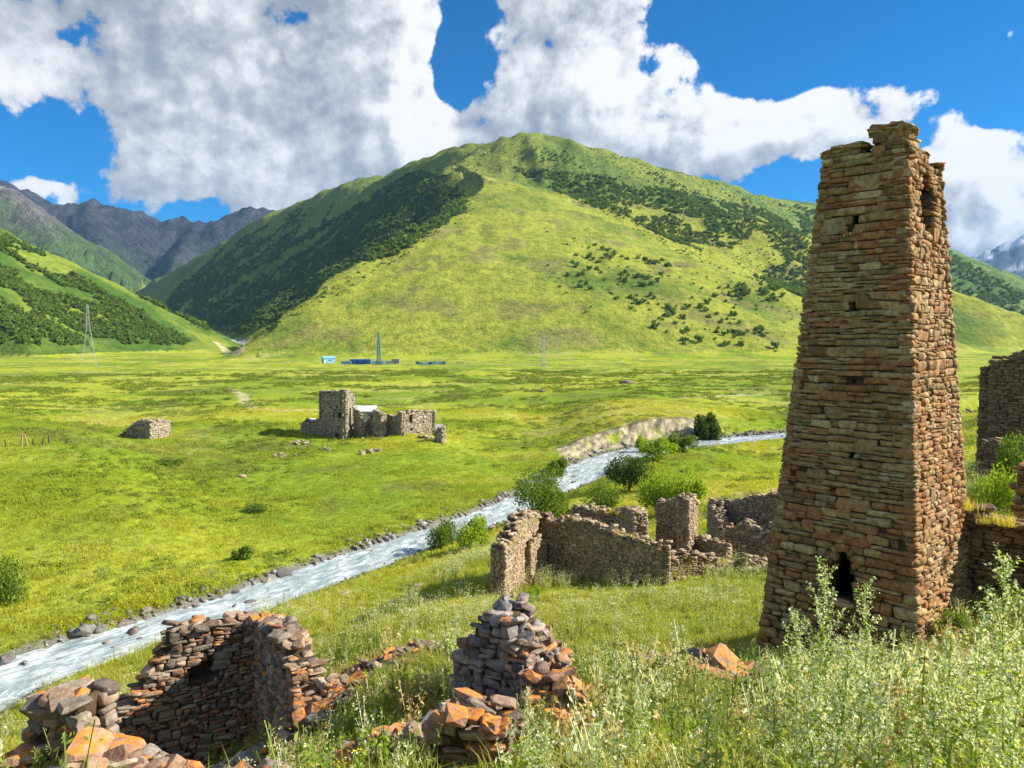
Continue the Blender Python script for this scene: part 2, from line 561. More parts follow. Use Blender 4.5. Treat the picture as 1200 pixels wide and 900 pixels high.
def height(x, y, want_region=False):
    x = np.asarray(x, dtype=float)
    y = np.asarray(y, dtype=float)
    r = np.hypot(x, y)
    t = sm(r, 250, 360)
    z = np.where(t < 1, near_height(x, y), 0) * (1 - t) + plain(x, y) * t
    # hummocks
    am = 0.05 + 0.30 * sm(r, 25, 90) + 0.5 * sm(r, 90, 500)
    z = z + am * fbm(x, y, 9.0, 3, seed=3.1) + sm(r, 60, 150) * 0.9 * fbm(x, y, 38.0, 3, seed=8.0) + 0.035 * fbm(x, y, 0.9, 2, seed=1.0) * (r < 60)
    # river valley
    sd, hw, zw = river_info(x, y)
    ad = np.abs(sd)
    far = sd > 0
    bed = zw - 0.55
    bank = zw + 0.28 + 0.10 * np.clip(ad - hw - 0.6, 0, 8)
    k1 = sm(ad, hw - 0.5, hw + 0.7)
    k2 = sm(ad, hw + 0.7, hw + np.where(far, 7.0, 8.0))
    zz = bed * (1 - k1) + bank * k1
    # cut bank on the outside of the bend
    bx, by = W(735, 505, 160)[:2]
    cut = np.exp(-((x - bx) / 18) ** 4 - ((y - by) / 26) ** 4) * far
    edge = hw + 6.5 + 2.6 * fbm(x, y, 5.0, 3, seed=5)
    kc = np.clip((ad - hw - 0.8) / (edge - hw - .8), 0, 1) ** .8
    kc = np.clip(kc + (kc * (1 - kc)) * 1.3 * fbm(x, y, 2.6, 2, seed=6), 0, 1)
    k2 = k2 * (1 - cut) + kc * cut
    zr = zz * (1 - k2) + z * k2
    gl = np.abs(pnoise((x * BT_[0] + y * BT_[1]) / 1.7, (x * -BT_[1] + y * BT_[0]) * .06)) * 2
    zr = zr - cut * 2.6 * kc * (1 - kc) * (1 - gl)
    z = np.where(r < 420, zr, z)
    reg = np.zeros(x.shape, dtype=int)
    # mountains
    m = r > 330
    if m.any():
        X, Y = x[m], y[m]
        # warping the plan gives spurs and gullies
        wx = X + 26 * fbm(X, Y, 420, 3, seed=11) + 12 * fbm(X, Y, 90, 3, seed=12)
        wy = Y + 26 * fbm(X, Y, 420, 3, seed=13) + 12 * fbm(X, Y, 90, 3, seed=14)
        fade = sm(np.hypot(X, Y), 330, 900)
        wx = X + (wx - X) * fade
        wy = Y + (wy - Y) * fade
        base = z[m]
        Z = base.copy()
        RG = np.zeros(X.shape, dtype=int)
        for rd in RIDGES:
            pts, sl, sr, rg = rd[:4]
            d0, s0 = rd[4:6] if len(rd) > 4 else (0, 0)
            best = np.full(X.shape, -1e9)
            nd = np.full(X.shape, 1e18)
            ws = np.zeros(X.shape)
            for a, b in zip(pts[:-1], pts[1:]):     # which side of the crest line each point is on
                ab = b[:2] - a[:2]
                L2 = float(ab @ ab)
                tt = np.clip(((wx - a[0]) * ab[0] + (wy - a[1]) * ab[1]) / L2, 0, 1)
                dx, dy = wx - a[0] - tt * ab[0], wy - a[1] - tt * ab[1]
                dd = np.hypot(dx, dy)
                sd_ = np.clip((ab[0] * dy - ab[1] * dx) / (np.sqrt(L2) * (dd + 1e-6)) * 1.6, -1, 1)
                q = dd < nd
                ws = np.where(q, sd_, ws)
                nd = np.where(q, dd, nd)
            w_ = 0.5 + 0.5 * ws
            s_ = sl * w_ + sr * (1 - w_)
            pts = list(pts)
            for a, b in zip(pts[:-1], pts[1:]):
                ab = b[:2] - a[:2]
                L2 = float(ab @ ab)
                tt = np.clip(((wx - a[0]) * ab[0] + (wy - a[1]) * ab[1]) / L2, 0, 1)
                dx, dy = wx - a[0] - tt * ab[0], wy - a[1] - tt * ab[1]
                dd = np.hypot(dx, dy)
                hh = a[2] + tt * (b[2] - a[2]) - s_ * (np.sqrt(dd * dd + 18 ** 2) - 18)
                # past either end the ground falls away faster
                Ls = math.sqrt(L2)
                tu = ((wx - a[0]) * ab[0] + (wy - a[1]) * ab[1]) / L2
                if a is pts[0]:
                    hh = hh - .75 * np.maximum(0, -tu) * Ls
                if b is pts[-1] and rg < 4:
                    hh = hh - (.8 if rd is RIDGES[1] else .4) * np.maximum(0, tu - 1) * Ls
                if d0:
                    hh = hh + np.maximum(s_ - s0, 0) * np.minimum(dd, d0)
                best = np.maximum(best, hh)
            if rd is RIDGES[2]:
                west = np.where(ws < 0, nd * -ws, 0)
            if rd is RIDGES[3] or rd is RIDGES[5]:   # the front apron ends at the spur's crest
                best = best - 1.1 * west
            k = 4.0 if rg < 4 else 10.0
            hi, lo = np.maximum(Z, best), np.minimum(Z, best)
            RG = np.where(best > Z, rg, RG)
            Z = hi + k * np.log1p(np.exp(-np.clip((hi - lo) / k, 0, 30))) - 0.0
            Z = np.where(hi - lo > k * 8, hi, Z)
        up = np.clip(Z - base, 0, 1e9)
        dist = np.hypot(X, Y)
        rough = np.where(RG >= 4, 1.0, 0.0)
        amp = np.clip(up / 40, 0, 1)
        n = (6 + 12 * sm(Y, 1150, 1500)) * fbm(X, Y, 150, 5, 0.52, seed=21, ridged=True) * np.clip(up / 120, 0, 1)
        n = n + 1.6 * fbm(X, Y, 26, 3, 0.5, seed=22) * amp * (dist < 2600)
        n = n + rough * (np.clip(up / 250, 0, 1) * (42 * fbm(X, Y, 420, 6, 0.6, seed=25, ridged=True)) * np.where(RG == 6, 2.0, 1.0))
        Z = Z + n
        # softplus adds a little everywhere: take it off the plain
        Z = np.where(up < 0.05, base, Z)
        z = z.copy()
        z[m] = Z
        reg[m] = RG
    if want_region:
        return z, reg, sd, hw, cut
    return z


def hz(x, y):
    return float(height(np.array([float(x)]), np.array([float(y)]))[0])


def G(px, y, dz=0.0):
    """ground point seen in photo column px at forward distance y"""
    x = (px - 600) / F * y * 1.0
    for _ in range(3):
        z = hz(x, y)
        x = (px - 600) / F * (y * math.cos(_p) - z * math.sin(_p))
    return Vector((x, y, hz(x, y) + dz))


def pick(px, row, ymin=2.0, ymax=2500.0):
    """where the sight line through a photo pixel meets the ground"""
    d = ray(px, row)
    d = d / d[1]
    ys = np.geomspace(ymin, ymax, 420)
    z = height(d[0] * ys, ys)
    k = np.nonzero(d[2] * ys < z)[0]
    if not len(k):
        return None
    i = k[0]
    if i == 0:
        yy = ys[0]
    else:
        a, b = ys[i - 1], ys[i]
        for _ in range(9):
            m = (a + b) / 2
            if d[2] * m < hz(d[0] * m, m):
                b = m
            else:
                a = m
        yy = b
    return Vector((d[0] * yy, yy, hz(d[0] * yy, yy)))


def blobmask(x, y, pts, rx, ry=None):
    out = np.zeros_like(x)
    for (px, row, dy), a in pts:
        c = W(px, row, dy)
        out = np.maximum(out, np.exp(-((x - c[0]) / (rx * a)) ** 2 - ((y - c[1]) / ((ry or rx) * a)) ** 2))
    return out


def build_terrain():
    th = np.concatenate([np.arange(-180, -46, 4.0), np.arange(-46, 46, 0.145), np.arange(46, 180, 4.0)])
    th = np.radians(th)
    rs = [0.9]
    while rs[-1] < 14500:
        r = rs[-1]
        q = 1.045 if r < 6 else 1.0125 if r < 40 else 1.010 if r < 600 else 1.0075 if r < 2600 else 1.013
        rs.append(r * q)
    rs = np.array(rs)
    T, R = np.meshgrid(th, rs)
    X, Y = R * np.sin(T), R * np.cos(T)
    nr, nt = X.shape
    z, reg, sd, hw, cut = height(X, Y, True)
    # slopes for rock and scree
    V = np.stack([X, Y, z], -1)
    dr = np.gradient(V, axis=0)
    dt = np.gradient(V, axis=1)
    nrm = np.cross(dr, dt)
    nrm /= np.linalg.norm(nrm, axis=-1)[..., None] + 1e-9
    nz = np.abs(nrm[..., 2])
    # ---- colours (the ground's own, plus haze blue painted on the far range)
    n1 = fbm(X, Y, 60, 4, seed=31)
    n2 = fbm(X, Y, 14, 4, seed=32)
    n3 = fbm(X * 0.35, Y, 22, 4, seed=33)
    n4 = fbm(X, Y, 3.0, 3, seed=34)
    green = np.array([.23, .31, .025])
    yell = np.array([.40, .41, .040])
    olive = np.array([.170, .180, .045])
    pale = np.array([.45, .42, .13])
    earth = np.array([.30, .23, .13])

    def lerp(a, b, t):
        return a * (1 - t[..., None]) + b * t[..., None]
    c = lerp(green, yell, sm(n1 + n3 * 0.7 + n2 * .3, -.30, .32))
    c = lerp(c * np.ones_like(V), olive, sm(n2 - n1 * .5, .12, .5) * .75)
    c = lerp(c, pale, sm(n3 + n4 * .4, .05, .5) * .6)
    rr = np.hypot(X, Y)
    # big green sward on the far left knoll and along the river
    kn = np.exp(-((X + 62) / 26) ** 2 - ((Y - 92) / 22) ** 2)
    c = lerp(c, np.array([.20, .25, .012]), kn * .8)
    gw = 1 - sm(np.abs(sd) - hw, 1.5, 8)
    c = lerp(c, np.array([.22, .27, .02]), gw * (np.hypot(X, Y) < 420) * .6)
    # gravel bars by the water and bare cut bank
    grav = (1 - sm(np.abs(sd) - hw + 0.5 * n4, 0.5, 1.8)) * (rr < 420)
    c = lerp(c, np.array([.22, .20, .18]), grav)
    nb = fbm(X, Y, 4, 3, seed=37)
    bare = sm(cut, .25, .5) * sm(np.abs(sd) - hw, 0.6, 1.6) * (1 - sm(np.abs(sd) - hw, 6.0, 9.5)) * sm(nb, -.45, -.05)
    streak = fbm(X * BT_[0] + Y * BT_[1], (X * -BT_[1] + Y * BT_[0]) * .15, .9, 3, seed=38)
    c = lerp(c, np.array([.38, .31, .23]) * (1 + 1.5 * streak[..., None] + .2 * nb[..., None]), bare)
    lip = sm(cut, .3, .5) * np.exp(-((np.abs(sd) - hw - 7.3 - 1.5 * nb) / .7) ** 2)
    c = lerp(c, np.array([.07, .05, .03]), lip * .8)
    # mountain turf: mottled greens, darker towards the back; rock on steep high ground
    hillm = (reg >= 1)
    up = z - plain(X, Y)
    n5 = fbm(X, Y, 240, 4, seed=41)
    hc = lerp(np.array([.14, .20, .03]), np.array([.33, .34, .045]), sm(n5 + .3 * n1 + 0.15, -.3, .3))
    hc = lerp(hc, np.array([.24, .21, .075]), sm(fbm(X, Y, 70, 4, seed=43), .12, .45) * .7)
    # parallel cattle terraces: thin bands that follow the contour
    band = 0.5 + 0.5 * np.sin(z / 2.4 + 3.0 * fbm(X, Y, 60, 3, seed=47) + 1.3 * n2)
    hc = hc * (1 - 0.16 * (band * sm(np.abs(n2 + n5), .02, .3))[..., None])
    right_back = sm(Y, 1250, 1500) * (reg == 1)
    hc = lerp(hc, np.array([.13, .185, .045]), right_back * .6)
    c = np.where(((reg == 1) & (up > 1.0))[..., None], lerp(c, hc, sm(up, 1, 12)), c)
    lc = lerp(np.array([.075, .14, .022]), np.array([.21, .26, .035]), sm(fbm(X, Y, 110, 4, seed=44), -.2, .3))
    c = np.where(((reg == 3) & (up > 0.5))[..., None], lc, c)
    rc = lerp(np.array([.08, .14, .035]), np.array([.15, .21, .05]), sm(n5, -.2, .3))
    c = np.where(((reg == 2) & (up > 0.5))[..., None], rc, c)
    # rocky mountains
    rock = lerp(np.array([.17, .165, .16]), np.array([.32, .30, .28]), sm(fbm(X * 1.0, Y, 160, 5, .6, seed=45), -.3, .4))
    crag_g = lerp(np.array([.10, .16, .05]), rock * .75, sm(up + 160 * fbm(X, Y, 300, 3, seed=46), 330, 620))
    c = np.where((reg == 4)[..., None], crag_g, c)
    alp = lerp(np.array([.07, .095, .055]), rock * np.array([.27, .29, .35]), sm(up + 260 * fbm(X, Y, 500, 4, seed=48), 300, 620))  # far rock darkened and tinted blue, distance haze painted into its colour
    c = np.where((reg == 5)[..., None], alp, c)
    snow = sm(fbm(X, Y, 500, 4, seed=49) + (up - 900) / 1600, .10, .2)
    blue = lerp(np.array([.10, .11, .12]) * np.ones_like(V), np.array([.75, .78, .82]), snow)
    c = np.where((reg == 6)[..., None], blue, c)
    # tracks
    def track(pts, w):
        d = np.full(X.shape, 1e9)
        P = [pick(*q) for q in pts]
        P = [q for q in P if q is not None]
        for a, b in zip(P[:-1], P[1:]):
            ab = np.array([b.x - a.x, b.y - a.y])
            t = np.clip(((X - a.x) * ab[0] + (Y - a.y) * ab[1]) / (ab @ ab), 0, 1)
            d = np.minimum(d, np.hypot(X - a.x - t * ab[0], Y - a.y - t * ab[1]))
        return 1 - sm(d, w * .6, w * 1.3)
    tr = track([(268, 456), (282, 462), (292, 475), (300, 480), (330, 481), (370, 480)], 1.7)
    tr = np.maximum(tr, track([(255, 402), (262, 408), (280, 412)], 5.0))
    tr = np.maximum(tr, track([(800, 466), (870, 463), (930, 461), (1000, 460)], 1.6) * .8)
    c = lerp(c, np.array([.58, .50, .30]), tr * .9)
    gp = np.zeros_like(X)
    for q, ax, ay in [((240, 399, 1100), 40, 330), ((262, 398, 1300), 30, 300)]:
        w = W(*q)
        gp = np.maximum(gp, np.exp(-((X - w[0]) / ax) ** 2 - ((Y - w[1]) / ay) ** 2))
    c = lerp(c, np.array([.50, .47, .42]), sm(gp, .3, .7) * (up < 14))
    w = W(205, 384, 1170)
    scar = np.exp(-((X - w[0]) / 22) ** 2 - ((Y - w[1]) / 40) ** 2)
    c = lerp(c, np.array([.42, .33, .24]), sm(scar + .3 * n2, .4, .6))
    w = W(80, 408, 905)
    red = np.exp(-((X - w[0]) / 95) ** 2 - ((Y - w[1]) / 45) ** 2) * (up < 4)
    c = lerp(c, np.array([.34, .22, .08]), red * .8)
    # near ground is earth under the grass
    nearm = 1 - sm(rr, 20, 45)
    c = lerp(c, c * .75 + np.array([.03, .015, .0]), nearm)
    c = lerp(c, np.array([.34, .345, .09]), (1 - sm(rr, 38, 60)) * .55)
    c = np.clip(c, 0.01, .9)
    global _TH, _RSR, _CGRID
    _TH, _RSR, _CGRID = np.degrees(th), rs, c
    idx = np.arange(nr * nt).reshape(nr, nt)
    nxt = np.roll(idx, -1, axis=1)
    quads = np.stack([idx[:-1], idx[1:], nxt[1:], nxt[:-1]], -1).reshape(-1, 4)
    fr = reg[:-1].reshape(-1)
    fr = np.where((reg[:-1] > 0) & (up[:-1] < 1.0), 0, reg[:-1]).reshape(-1)
    flat = V.reshape(-1, 3)
    cf = c.reshape(-1, 3)
    # centre cap
    names = {0: 'meadow_ground', 1: 'grassy_mountain', 2: 'wooded_hillside', 3: 'wooded_valley_side', 4: 'craggy_hillside', 5: 'rocky_mountain_range', 6: 'distant_blue_mountain'}
    mats = {0: mat_ground(0), 1: mat_ground(1), 2: mat_ground(1), 3: mat_ground(1), 4: mat_ground(2), 5: mat_ground(2), 6: mat_ground(2)}
    for k, nm in names.items():
        q = quads[fr == k]
        used, inv = np.unique(q, return_inverse=True)
        vv = flat[used]
        cc = cf[used]
        qq = inv.reshape(-1, 4)
        tris = None
        if k == 0:
            i0 = np.searchsorted(used, idx[0])
            ctr = len(vv)
            vv = np.vstack([vv, [[0, 0, hz(0, 0)]]])
            cc = np.vstack([cc, [cc[i0[0]]]])
            tris = np.stack([np.full(nt, ctr), i0, np.roll(i0, -1)], 1)
        me = np_mesh(nm, vv, quads=qq, tris=tris)
        color_attr(me, 'col', cc)
        o = link(nm, me, mats[k], smooth=True)
        tag(o, kind='structure')
    return V, reg, nrm


def mat_ground(kind):
    m, N, out = new_mat(['meadow', 'mountain_turf', 'mountain_rock'][kind])
    at = N.new('ShaderNodeAttribute', attribute_name='col')
    geo = N.new('ShaderNodeNewGeometry')
    pos = geo.outputs['Position']
    if kind == 0:
        f1 = N.noise(pos, 0.9, 5, 0.7)
        f2 = N.noise(pos, 5.0, 4, 0.65)
        f3 = N.noise(pos, 0.12, 5, 0.6)
        c = N.mix(N.sstep(f1, .35, .7), at.outputs['Color'], N.mix(1.0, at.outputs['Color'], (.52, .62, .45), 'MULTIPLY'))
        c = N.mix(N.sstep(f2, .5, .8), c, N.mix(1.0, c, (1.35, 1.25, 1.4), 'MULTIPLY'))
        c = N.mix(N.sstep(f3, .45, .72), c, N.mix(1.0, c, (.78, .86, .8), 'MULTIPLY'))
        h = N.math('ADD', N.math('MULTIPLY', f1, 0.55), N.math('MULTIPLY', f2, 0.12))
        nrm = N.bump(h, 0.9, 0.9)
    elif kind == 1:
        f1 = N.noise(pos, 0.10, 6, 0.66)
        f2 = N.noise(pos, 0.45, 4, 0.65)
        c = N.mix(N.sstep(f1, .42, .66), at.outputs['Color'], N.mix(1.0, at.outputs['Color'], (.60, .70, .62), 'MULTIPLY'))
        c = N.mix(N.sstep(f2, .48, .72), c, N.mix(1.0, c, (.62, .70, .62), 'MULTIPLY'))
        h = N.math('ADD', N.math('MULTIPLY', f1, 5.0), N.math('MULTIPLY', f2, 1.6))
        nrm = N.bump(h, 0.8, 1.0)
    else:
        sc = N.vmath('MULTIPLY', pos, (1, 1, 0.4))
        f1 = N.noise(sc, 0.012, 8, 0.66, 0.6)
        f2 = N.noise(pos, 0.06, 5, 0.65)
        c = N.mix(N.sstep(f1, .4, .6), at.outputs['Color'], N.mix(1.0, at.outputs['Color'], (.62, .64, .68), 'MULTIPLY'))
        c = N.mix(N.sstep(f2, .45, .7), c, N.mix(1.0, c, (1.3, 1.28, 1.25), 'MULTIPLY'))
        h = N.math('ADD', N.math('MULTIPLY', f1, 120.0), N.math('MULTIPLY', f2, 14.0))
        nrm = N.bump(h, 0.9, 1.0)
    principled(N, out, c, 0.95, nrm, spec=0.08)
    return m


# ------------------------------------------------------------------ stone
def mat_stone(name, cols, lichen=0.0, moss=0.0, dark=1.0, bumpd=0.02, warm=False):
    """cols: ramp of the stones' own colours; lichen: share of the upper faces that carries orange lichen"""
    m, N, out = new_mat(name)
    geo = N.new('ShaderNodeNewGeometry')
    pos = geo.outputs['Position']
    tn = N.new('ShaderNodeAttribute', attribute_name='tint')
    oi = N.new('ShaderNodeObjectInfo')
    f = N.math('FRACT', N.math('ADD', tn.outputs['Fac'], oi.outputs['Random']))
    g = N.math('FRACT', N.math('MULTIPLY', f, 7.31))
    base = N.ramp(f, [(i / (len(cols) - 1), c) for i, c in enumerate(cols)])
    n1 = N.noise(pos, 6.0, 5, 0.65)
    n2 = N.noise(pos, 38.0, 4, 0.7)
    n3 = N.noise(pos, 1.1, 4, 0.6)
    base = N.mix(N.sstep(n1, .35, .68), base, N.mix(1.0, base, (.55, .52, .50), 'MULTIPLY'))
    base = N.mix(N.sstep(n2, .50, .72), base, N.mix(1.0, base, (1.45, 1.42, 1.35), 'MULTIPLY'))
    base = N.mix(N.math('MULTIPLY', N.sstep(g, .55, 1.0), .55), base, N.mix(1.0, base, (.5, .5, .52), 'MULTIPLY'))
    base = N.mix(N.sstep(n3, .45, .65), base, N.mix(1.0, base, (.80, .83, .86), 'MULTIPLY'))
    n4 = N.noise(pos, .38, 4, 0.6)
    if warm:
        base = N.mix(N.sstep(n4, .48, .62), base, N.mix(1.0, base, (.94, .80, .68), 'MULTIPLY'))
    if warm:
        base = N.mix(N.sstep(n4, .46, .34), base, N.mix(1.0, base, (1.1, 1.15, 1.12), 'MULTIPLY'))
    # pale grey crust lichen in spots
    n5 = N.noise(pos, 14.0, 4, 0.7)
    sp = N.sstep(N.noise(pos, 16.0, 3, 0.6), .62, .72)
    base = N.mix(N.math('MULTIPLY', sp, .55), base, (.42, .41, .36))
    if moss:
        nm = N.sstep(N.noise(pos, 2.3, 5, .7), .70 - moss * .3, .85 - moss * .3)
        base = N.mix(N.math('MULTIPLY', nm, .75), base, (.17, .16, .035))
    if lichen:
        sep = N.new('ShaderNodeSeparateXYZ')
        N.l.new(geo.outputs['Normal'], sep.inputs[0])
        upf = N.sstep(sep.outputs[2], .40, .80)
        pick_ = N.sstep(g, 1.0 - lichen, 1.0 - lichen + .12)
        nl = N.math('MULTIPLY', N.sstep(N.noise(pos, 8.0, 6, .75), .42, .54), N.sstep(N.noise(pos, 45.0, 4, .7), .34, .52, .25, 1.0))
        amt = N.math('MULTIPLY', N.math('MULTIPLY', upf, pick_), nl)
        lc = N.mix(N.noise(pos, 22.0, 3, .6), (.58, .15, .014), (.78, .33, .045))
        base = N.mix(amt, base, lc)
        # rusty sides
        side = N.math('MULTIPLY', N.math('MULTIPLY', N.sstep(g, 1.0 - lichen * .8, 1.0), N.sstep(n1, .35, .6)), .35)
        base = N.mix(side, base, (.40, .13, .045))
    h = N.math('ADD', N.math('ADD', N.math('MULTIPLY', n1, .9), N.math('MULTIPLY', n5, .6)), N.math('MULTIPLY', n2, .3))
    nrm = N.bump(h, 1.0, bumpd * 1.5)
    principled(N, out, base, 0.92, nrm, spec=0.15)
    return m


ST_TOWER = [(.36, .20, .085), (.44, .27, .13), (.28, .17, .08), (.50, .35, .17), (.38, .17, .075), (.42, .30, .15), (.58, .44, .24), (.31, .22, .12)]
ST_FORE = [(.30, .19, .13), (.42, .31, .22), (.20, .16, .13), (.36, .20, .13), (.48, .40, .30), (.16, .13, .11), (.33, .27, .21)]
ST_MID = [(.44, .33, .215), (.50, .39, .26), (.35, .265, .175), (.44, .30, .19), (.56, .46, .33), (.40, .31, .205)]
ST_FAR = [(.44, .38, .27), (.52, .45, .33), (.36, .31, .23), (.46, .38, .27), (.58, .50, .39)]
ST_RIV = [(.20, .19, .185), (.32, .30, .29), (.12, .115, .12), (.30, .24, .21), (.42, .41, .39)]
M_tower = mat_stone('tower_stone', ST_TOWER, bumpd=.03, warm=True)
M_fore = mat_stone('rubble_stone', ST_FORE, lichen=.42, bumpd=.02)
M_grey = mat_stone('grey_rubble', [(.22, .20, .19), (.34, .31, .29), (.13, .125, .125), (.46, .42, .38), (.28, .21, .17)], lichen=.16, bumpd=.02)
M_mid = mat_stone('ruin_stone', ST_MID, lichen=.05, moss=.55, bumpd=.03)
M_pink = mat_stone('pinkish_stone', [(.58, .43, .34), (.68, .55, .44), (.48, .36, .28), (.62, .46, .36)], lichen=.04, bumpd=.03)
M_far = mat_stone('village_stone', ST_FAR, bumpd=.08)
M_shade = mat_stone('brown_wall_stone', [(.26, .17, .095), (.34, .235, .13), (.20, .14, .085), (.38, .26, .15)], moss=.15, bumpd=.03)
M_river = mat_stone('river_stone', ST_RIV, bumpd=.02)


def mat_core(name, a, b):
    m, N, out = new_mat(name)
    geo = N.new('ShaderNodeNewGeometry')
    n = N.noise(geo.outputs['Position'], 5.0, 6, .7)
    n2 = N.noise(geo.outputs['Position'], 30.0, 3, .7)
    c = N.mix(N.sstep(n, .35, .65), a, b)
    principled(N, out, c, .95, N.bump(N.math('ADD', n, N.math('MULTIPLY', n2, .3)), 1.0, .05), spec=.1)
    return m


M_core = mat_core('earth_mortar', (.05, .034, .02), (.10, .07, .042))
M_core_g = mat_core('grey_mortar', (.08, .06, .042), (.15, .115, .08))


def hull_rock(name, seed, kind='slab'):
    r = random.Random(seed)
    bm = bmesh.new()
    pts = []
    for sx in (-1, 1):
        for sy in (-1, 1):
            for sz in (-1, 1):
                j = .16 if kind == 'slab' else .30
                c = [sx * (.5 - r.random() * j), sy * (.5 - r.random() * j), sz * (.5 - r.random() * j * .8)]
                ch = .045 + r.random() * .09 if kind == 'slab' else .12 + r.random() * .12
                for ax in range(3):
                    q = list(c)
                    q[ax] -= math.copysign(ch * (1.0 if ax != 2 else 1.6), q[ax])
                    pts.append(q)
    for ax in range(3):
        for s in (-1, 1):
            q = [(r.random() - .5) * .5 for _ in range(3)]
            q[ax] = s * (.5 + r.random() * .04)
            pts.append(q)
    for q in pts:
        bm.verts.new(q)
    res = bmesh.ops.convex_hull(bm, input=bm.verts)
    bmesh.ops.delete(bm, geom=[v for v in bm.verts if not v.link_faces], context='VERTS')
    bmesh.ops.dissolve_limit(bm, angle_limit=rad(7), verts=bm.verts, edges=bm.edges)
    bmesh.ops.triangulate(bm, faces=bm.faces)
    me = bpy.data.meshes.new(name)
    bm.to_mesh(me)
    bm.free()
    return me


SLABS = [hull_rock('stone_block', 100 + i) for i in range(14)]
ROCKS = [hull_rock('rock_lump', 300 + i, 'rock') for i in range(10)]


def mesh_np(me):
    v = np.empty(len(me.vertices) * 3, dtype=np.float32)
    me.vertices.foreach_get('co', v)
    t = np.empty(len(me.polygons) * 3, dtype=np.int32)
    me.polygons.foreach_get('vertices', t)
    return v.reshape(-1, 3), t.reshape(-1, 3)


PROTO = {'slab': [mesh_np(m) for m in SLABS], 'rock': [mesh_np(m) for m in ROCKS]}
_matted = {}


def matted(kind, i, mat):
    key = (kind, i, mat.name)
    if key not in _matted:
        me = (SLABS if kind == 'slab' else ROCKS)[i].copy()
        me.name = 'stone'
        me.materials.append(mat)
        _matted[key] = me
    return _matted[key]


class Stones:
    """collects stones of one thing, then builds the largest in view as parts and the rest as one joined part"""

    def __init__(self):
        self.s = []

    def add(self, pos, R, scale, kind='slab', facing=1.0, mat=None):
        n = len(PROTO[kind])
        self.s.append((np.array(pos, float), R, np.array(scale, float), kind, random.randrange(n), facing, mat))

    def build(self, parent, mat, name='stone', rest='masonry', min_px=9.0, cap=300):
        inv = parent.matrix_world.inverted() if parent else Matrix()
        loc = np.array(parent.location) if parent else np.zeros(3)
        def px(s):
            d = float(np.dot(s[0], _f))
            if d < 1:
                return 0
            ppx, pr = px_of(s[0])
            if ppx < -10 or ppx > 1210 or pr > 910 or pr < -10:
                return 0
            return F * math.sqrt(s[2][0] * max(s[2][2], s[2][1] * .35)) / d * (s[5] if s[5] > 0 else 0)
        key = [(px(s), i) for i, s in enumerate(self.s)]
        key.sort(key=lambda t: -t[0])
        singles = [i for p, i in key[:cap] if p > min_px]
        rest_i = sorted(set(range(len(self.s))) - set(singles))
        for i in singles:
            p, R, sc, kind, k, fc, m_ = self.s[i]
            o = bpy.data.objects.new(name, matted(kind, k, m_ or mat))
            COL.objects.link(o)
            o.parent = parent
            M = Matrix([[R[a][b] * sc[b] for b in range(3)] + [p[a] - loc[a]] for a in range(3)] + [[0, 0, 0, 1]])
            o.matrix_basis = M
        if rest_i:
            vs, ts, tn = [], [], []
            off = 0
            for i in rest_i:
                p, R, sc, kind, k, fc, m_ = self.s[i]
                v, t = PROTO[kind][k]
                w = (v * sc) @ np.array(R).T + p - loc
                vs.append(w)
                ts.append(t + off)
                tn.append(np.full(len(v), random.random(), dtype=np.float32))
                off += len(v)
            me = np_mesh(rest, np.concatenate(vs), tris=np.concatenate(ts))
            a = me.attributes.new('tint', 'FLOAT', 'POINT')
            a.data.foreach_set('value', np.concatenate(tn))
            o = link(rest, me, mat, parent)
            o['kind'] = 'stuff'
        return len(singles), len(rest_i)


def rotmat(ax, ay, az):
    return np.array(Euler((ax, ay, az)).to_matrix())


class Face:
    """one face of masonry: foot line from O along U (unit), outward normal Nn; batter leans it back, tl/tr draw its ends in with height"""

    def __init__(self, O, U, Nn, L, batter=0.0, tl=0.0, tr=0.0):
        self.O = np.array(O, float)
        self.U = np.array([U[0], U[1], 0.0])
        self.N = np.array([Nn[0], Nn[1], 0.0])
        self.L, self.b, self.tl, self.tr = L, batter, tl, tr

    def P(self, u, z, n=0.0):
        a, e = self.tl * z, self.L - self.tr * z
        uu = a + (e - a) * (u / self.L)
        return self.O + self.U * uu + self.N * (n - self.b * z) + np.array([0, 0, z])

    def Rm(self):
        return np.stack([self.U, -self.N if np.cross(self.U, -self.N)[2] > 0 else self.N, np.array([0, 0, 1.0])], 1)


